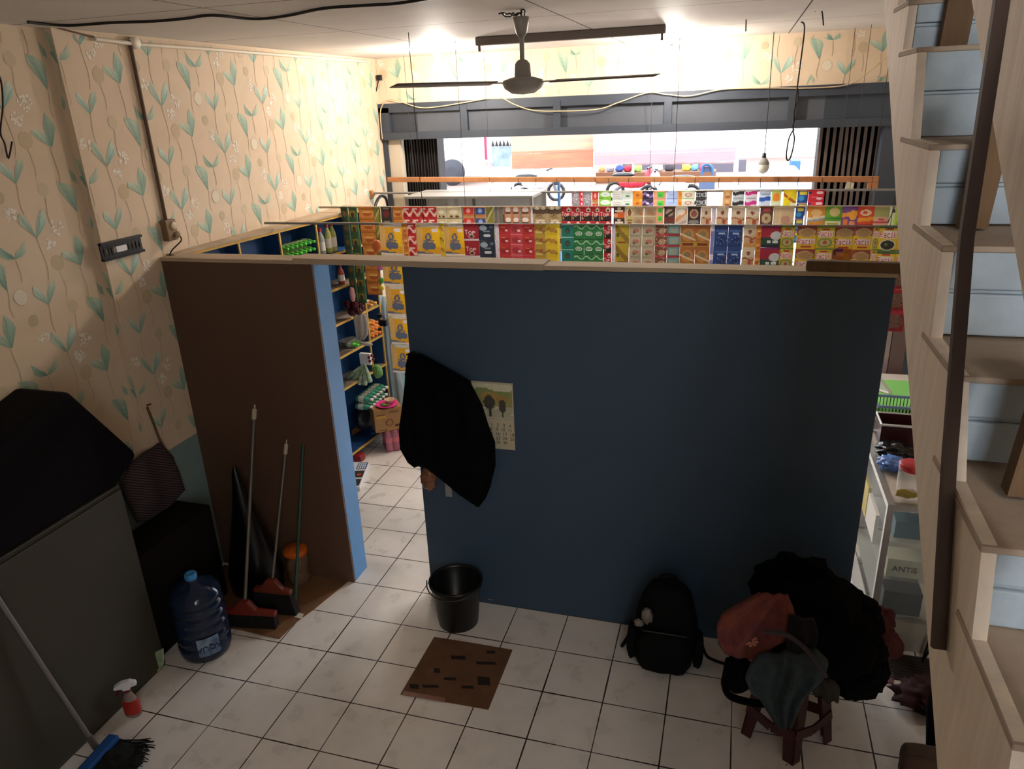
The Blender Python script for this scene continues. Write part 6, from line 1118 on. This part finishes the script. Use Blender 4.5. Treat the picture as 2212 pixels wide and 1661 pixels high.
t = thing('banner', 'narrow red and violet vertical banner on a pole beside the white banner', 'banner', PX(1050, 345, y=16.6)); a, b = PX(1044, 275, y=16.6), PX(1053, 345, y=16.6)
mb = MB(); mb.box((a.x, 16.6, b.z), (b.x, 16.63, a.z)); mb.build('cloth', M('pink_red_banner', '#a3264a', .6), t); mb = MB(); mb.bar((b.x+.02, 16.61, RZ), (b.x+.02, 16.61, a.z), .03, .03, (0, 1, 0)); mb.build('pole', WSH, t)
# awnings
def awning(label, pts, y0, y1, drop, m, name='awning'):
    a, b = PX(*pts[0], y=y0), PX(*pts[1], y=y0); c0, d0 = PX(*pts[2], y=y1), PX(*pts[3], y=y1); mb = MB(); n = 10; vs = []
    for k in range(n+1):
        s = k/n; p, q = a.lerp(b, s), c0.lerp(d0, s); sag = .0
        vs += [p+V(0, 0, sag), q+V(0, 0, sag), q+V(0, 0, sag-.04), p+V(0, 0, sag-.04)]
    fs = [(4*k+i, 4*k+(i+1) % 4, 4*k+4+(i+1) % 4, 4*k+4+i) for k in range(n) for i in range(4)]; mb.add(vs, fs+[(3, 2, 1, 0), (4*n, 4*n+1, 4*n+2, 4*n+3)])
    t = thing(name, label, 'awning', a); mb.build('canopy', m, t)
    for x, y in ((a.x, y0), (b.x, y0)):
        mb = MB(); z = (a.z if x == a.x else b.z); mb.bar((x, y+.02, RZ), (x, y+.02, z-.045), .03, .03, (0, 1, 0)); mb.build('post', WSH, t)
    mb = MB(); o_ = V(0, -.01, -.045); mb.prism([a+o_, b+o_, b+o_-V(0, 0, drop), a+o_-V(0, 0, drop)], (0, .02, 0)); mb.build('valance', m, t)
SAL = translucent(M('salmon_striped_canvas', '#bb756a', .8, var=.9, vs=1.6, c2='#cba075', stretch=(.3, 1, 3)), .45); PLC = translucent(M('pale_pink_canvas', '#b9abb1', .8, var=.9, vs=1.1, c2='#c09297', stretch=(.4, 1, 2)), .4)
awning('salmon striped awning across the street above the blue stall', ((1105, 328), (1281, 322), (1100, 270), (1281, 262)), 10, 15, .25, SAL)
awning('wide pale grey pink awning in front of the shop opening', ((1284, 329), (1590, 318), (1284, 240), (1596, 228)), 7.5, 12, .12, PLC)
awning('white awning at the right of the shop opening', ((1596, 320), (1790, 316), (1612, 228), (1795, 215)), 11.5, 14, .1, WSH)
ebox('salmon_wall_panel', 'salmon red wall with dark shop window across the street', 'wall panel', 1172, 325, 1278, 352, 28, .4, RED, RZ)
ebox('shop_window', 'dark green shop window set in the salmon wall', 'window', 1173, 329, 1196, 350, 27.95, .04, M('dark_green_glass', '#3f5a58', .2))
ebox('white_table', 'long white covered table across the street', 'table', 1168, 352, 1270, 380, 24, .9, WSH, RZ)
ebox('yellow_banner', 'pale yellow banner hung under the awning at the centre', 'banner', 1283, 329, 1368, 354, 24, .05, M('pale_yellow_banner', '#b0a468', .7))
ebox('stall_counter_block', 'low wooden stall counter below the yellow banner', 'counter', 1283, 374, 1545, 378, 25, 1.0, M('stall_wood', '#6f4a34', .8), RZ)
yb0 = bpy.data.objects['yellow_banner']
for u in (1284, 1367): q = PX(u, 329, y=24.03); mb = MB(); mb.bar((q.x, 24.08, RZ), (q.x, 24.08, q.z), .05, .05, (0, 1, 0)); mb.build('pole', WSH, yb0)
t = thing('stall_tarp', 'hanging grey and pink tarpaulin right of the yellow banner', 'tarpaulin', PX(1480, 340, y=22)); a, b = PX(1368, 328, y=22), PX(1590, 353, y=22)
rows = [(V(a.x, 22, a.z+(b.z-a.z)*k/4), V(b.x, 22, a.z+(b.z-a.z)*k/4)) for k in range(5)]; mb = MB(); drape(mb, rows, 40, 6, .06, .03, seed=2); mb.build('sheet', M('grey_pink_tarp', '#a2acb0', .7, var=.9, vs=.9, c2='#b58a90'), t)
for x in (a.x, b.x): mb = MB(); mb.bar((x, 22.1, RZ), (x, 22.1, a.z), .05, .05, (0, 1, 0)); mb.build('pole', WSH, t)
ebox('market_hut', 'dim market hut behind the hanging tarpaulin', 'stall', 1345, 350, 1610, 380, 29, .5, M('dim_stall', '#5a5560', .8), RZ)
zc_ = max(PX(1283, 374, y=25).z, PX(1545, 378, y=25).z)+.002
for i, (u, r, c, lb) in enumerate(((1300, .09, '#c98a5a', 'tan'), (1318, .1, '#8d8690', 'grey'), (1338, .11, '#3f4f8f', 'dark blue'), (1356, .1, '#a8283a', 'red'), (1376, .13, '#8fb85a', 'lime green'), (1420, .14, '#e6e6ea', 'white'), (1446, .12, '#3a3438', 'black'), (1482, .12, '#c9b44a', 'yellow'), (1500, .1, '#5f8fc0', 'light blue'), (1518, .1, '#c94a5a', 'pinkish red'))):
    r *= 1.4; q = PX(u, 370, y=25.4); mb = MB(); lump(mb, (q.x, 25.4, zc_+r*.75), (r, r*.9, r*.95), 60+i, .25, flat=zc_+.001); tag(mb.build('market_goods', M('goods_'+c[1:], c, .8)), '%s bundle of goods on the stall counter across the street' % lb, 'goods')
t = thing('metal_stool', 'blue tubular frame standing right of the stall counter goods', 'frame', PX(1525, 372, y=23)); mb = MB(); mb.tube(bez([PX(u, v, y=23) for u, v in ((1516, 378), (1518, 360), (1528, 355), (1538, 362), (1540, 378))], 4), .05, 6); mb.build('tube', M('light_blue_sheet', '#35618f', .6), t); mb = MB(); mb.box(PX(1517, 372, y=23.05), PX(1539, 360, y=23.1)); mb.build('panel', M('dim_blue', '#4a5a78', .6), t); mb = MB(); c_ = PX(1528, 378, y=23); mb.box((c_.x-.25, 22.9, RZ), (c_.x+.25, 23.2, c_.z-.05)); mb.build('base', M('dim_blue'), t)
def motorbike(u, v, y, colr, label, s=1, flip=1):
    q = PX(u, v, y=y); o = V(q.x, y, RZ); t = thing('motorbike', label, 'motorbike', o); F = lambda x, z, yy=0: o+V(x*flip*s, yy, z*s)
    for x in (-.6, .6):
        mb = MB(); n = 18; mb.tube([F(x+.25*math.cos(k*2*math.pi/n), .28+.25*math.sin(k*2*math.pi/n)) for k in range(n+1)], .05*s, 6); mb.build('wheel', BLACKP, t)
    mb = MB(); mb.tube([F(-.6, .3), F(-.3, .5), F(.1, .42), F(.45, .75), F(.6, .3)], .05*s, 6); mb.build('frame', M('bike_grey', '#55555a', .4), t)
    mb = MB(); lump(mb, F(-.1, .52), (.42*s, .15, .16*s), 3, .15); lump(mb, F(.42, .72), (.14*s, .18, .24*s), 5, .15); mb.build('fairing', M('bike_'+colr[1:], colr, .3), t)
    mb = MB(); lump(mb, F(-.35, .76), (.36*s, .12, .07*s), 4, .1); mb.build('seat', BLACKP, t)
    mb = MB(); mb.tube([F(.4, .95, -.3), F(.48, 1.0), F(.4, .95, .3)], .03*s, 6); mb.build('handlebar', BLACKP, t)
motorbike(1372, 385, 20, '#b02838', 'red and white motorbike parked in the street, left of two near bikes'); motorbike(1448, 385, 19, '#d9d9e0', 'pale motorbike parked in the street right of the red one', 1, -1)
motorbike(1160, 372, 20, '#d0d4dc', 'white motorbike parked behind the cart at the left')
# truck tyre at the left
q = PX(972, 378, y=24.5); t = thing('truck', 'white truck side with a dark tyre at the left of the opening', 'truck', V(q.x, 25, RZ)); mb = MB(); mb.box((q.x-3.5, 25, .75), (q.x+1.0, 27.5, 3.6)); mb.build('body', WSH, t, bevel=.05)
mb = MB(); mb.lathe([(.2, -.14), (.44, -.14), (.49, -.07), (.49, .1), (.2, .14)], (0, 0, 0), 28, Matrix.Translation((q.x, 24.8, RZ+.495)) @ Matrix.Rotation(math.pi/2, 4, 'X')); mb.build('tyre', M('grey_tyre', '#3a3a42', .8), t)
mb = MB(); mb.lathe([(0, -.02), (.2, -.03), (.2, .05), (0, .05)], (0, 0, 0), 20, Matrix.Translation((q.x, 24.72, RZ+.495)) @ Matrix.Rotation(math.pi/2, 4, 'X')); mb.build('hub', WSH, t)
# white car at the right
y = 7.2; a, b = PX(1600, 440, y=y), PX(1775, 440, y=y); t = thing('car', 'white car parked outside with its bonnet facing the shop', 'car', V((a.x+b.x)/2, y, RZ)); CW = M('car_white', '#dde2ea', .25)
xm = (a.x+b.x)/2; w = (b.x-a.x)/2
def sect(yy, hw, z0, z1, cr=.1): return [V(xm-hw, yy, z0), V(xm+hw, yy, z0), V(xm+hw, yy, z1-cr), V(xm+hw-cr, yy, z1), V(xm-hw+cr, yy, z1), V(xm-hw, yy, z1-cr)]
mb = MB(); S_ = [sect(y, w*.95, .25, .85), sect(y+.5, w, .15, 1.0), sect(y+1.3, w, .15, 1.08), sect(y+1.9, w*.9, .15, 1.55), sect(y+3.3, w*.9, .15, 1.6), sect(y+3.9, w*.95, .2, 1.1)]
vs = [p for s in S_ for p in s]; fs = [(6*i+k, 6*i+(k+1) % 6, 6*i+6+(k+1) % 6, 6*i+6+k) for i in range(5) for k in range(6)]; mb.add(vs, fs+[(5, 4, 3, 2, 1, 0), tuple(range(30, 36))]); mb.build('body', CW, t, bevel=.03)
mb = MB()
for k in range(4): mb.bar((xm-w*.45, y-.012, .5+.05*k), (xm+w*.45, y-.012, .5+.05*k), .02, .018)
mb.build('grille', M('dark_grille', '#5a6270', .4), t)
for s in (-1, 1):
    mb = MB(); mb.ball((xm+s*w*.7, y+.02, .62), .11, 14, 8, (1.3, .4, .8)); mb.build('headlight', M('head_lamp', '#f2f4f6', .1), t)
    for yy in (y+.75, y+3.1): mb = MB(); mb.lathe([(.1, -.1), (.3, -.1), (.3, .1), (.1, .1)], (0, 0, 0), 20, Matrix.Translation((xm+s*(w-.05), yy, RZ+.305)) @ Matrix.Rotation(math.pi/2, 4, 'Y')); mb.build('wheel', BLACKP, t)
mb = MB(); mb.prism([V(xm-w*.8, y+1.36, 1.12), V(xm+w*.8, y+1.36, 1.12), V(xm+w*.72, y+1.84, 1.5), V(xm-w*.72, y+1.84, 1.5)], (0, -.03, .02)); mb.build('windscreen', M('windscreen_dark', '#8f9cab', .1), t)
ebox('blue_stall_wall', 'light blue corrugated stall wall beyond the white car', 'stall', 1710, 348, 1727, 375, 22, 1, M('light_blue_sheet', '#35618f', .6), RZ)
ebox('white_rack', 'white rack of boxes right of the light blue stall wall', 'rack', 1730, 346, 1772, 378, 22, .6, M('pink_white_rack', '#d9c4cc', .6), RZ)
ebox('blue_post', 'thin blue post standing just outside the opening', 'post', 1204, 384, 1209, 440, 4.2, .04, M('blue_post_paint', '#2f5c8a', .5), RZ)
ebox('far_building', 'pale building closing the far side of the street', 'building', 700, 200, 2100, 330, 36, 3, M('hazy_building', '#a9a4a8', .9), RZ)
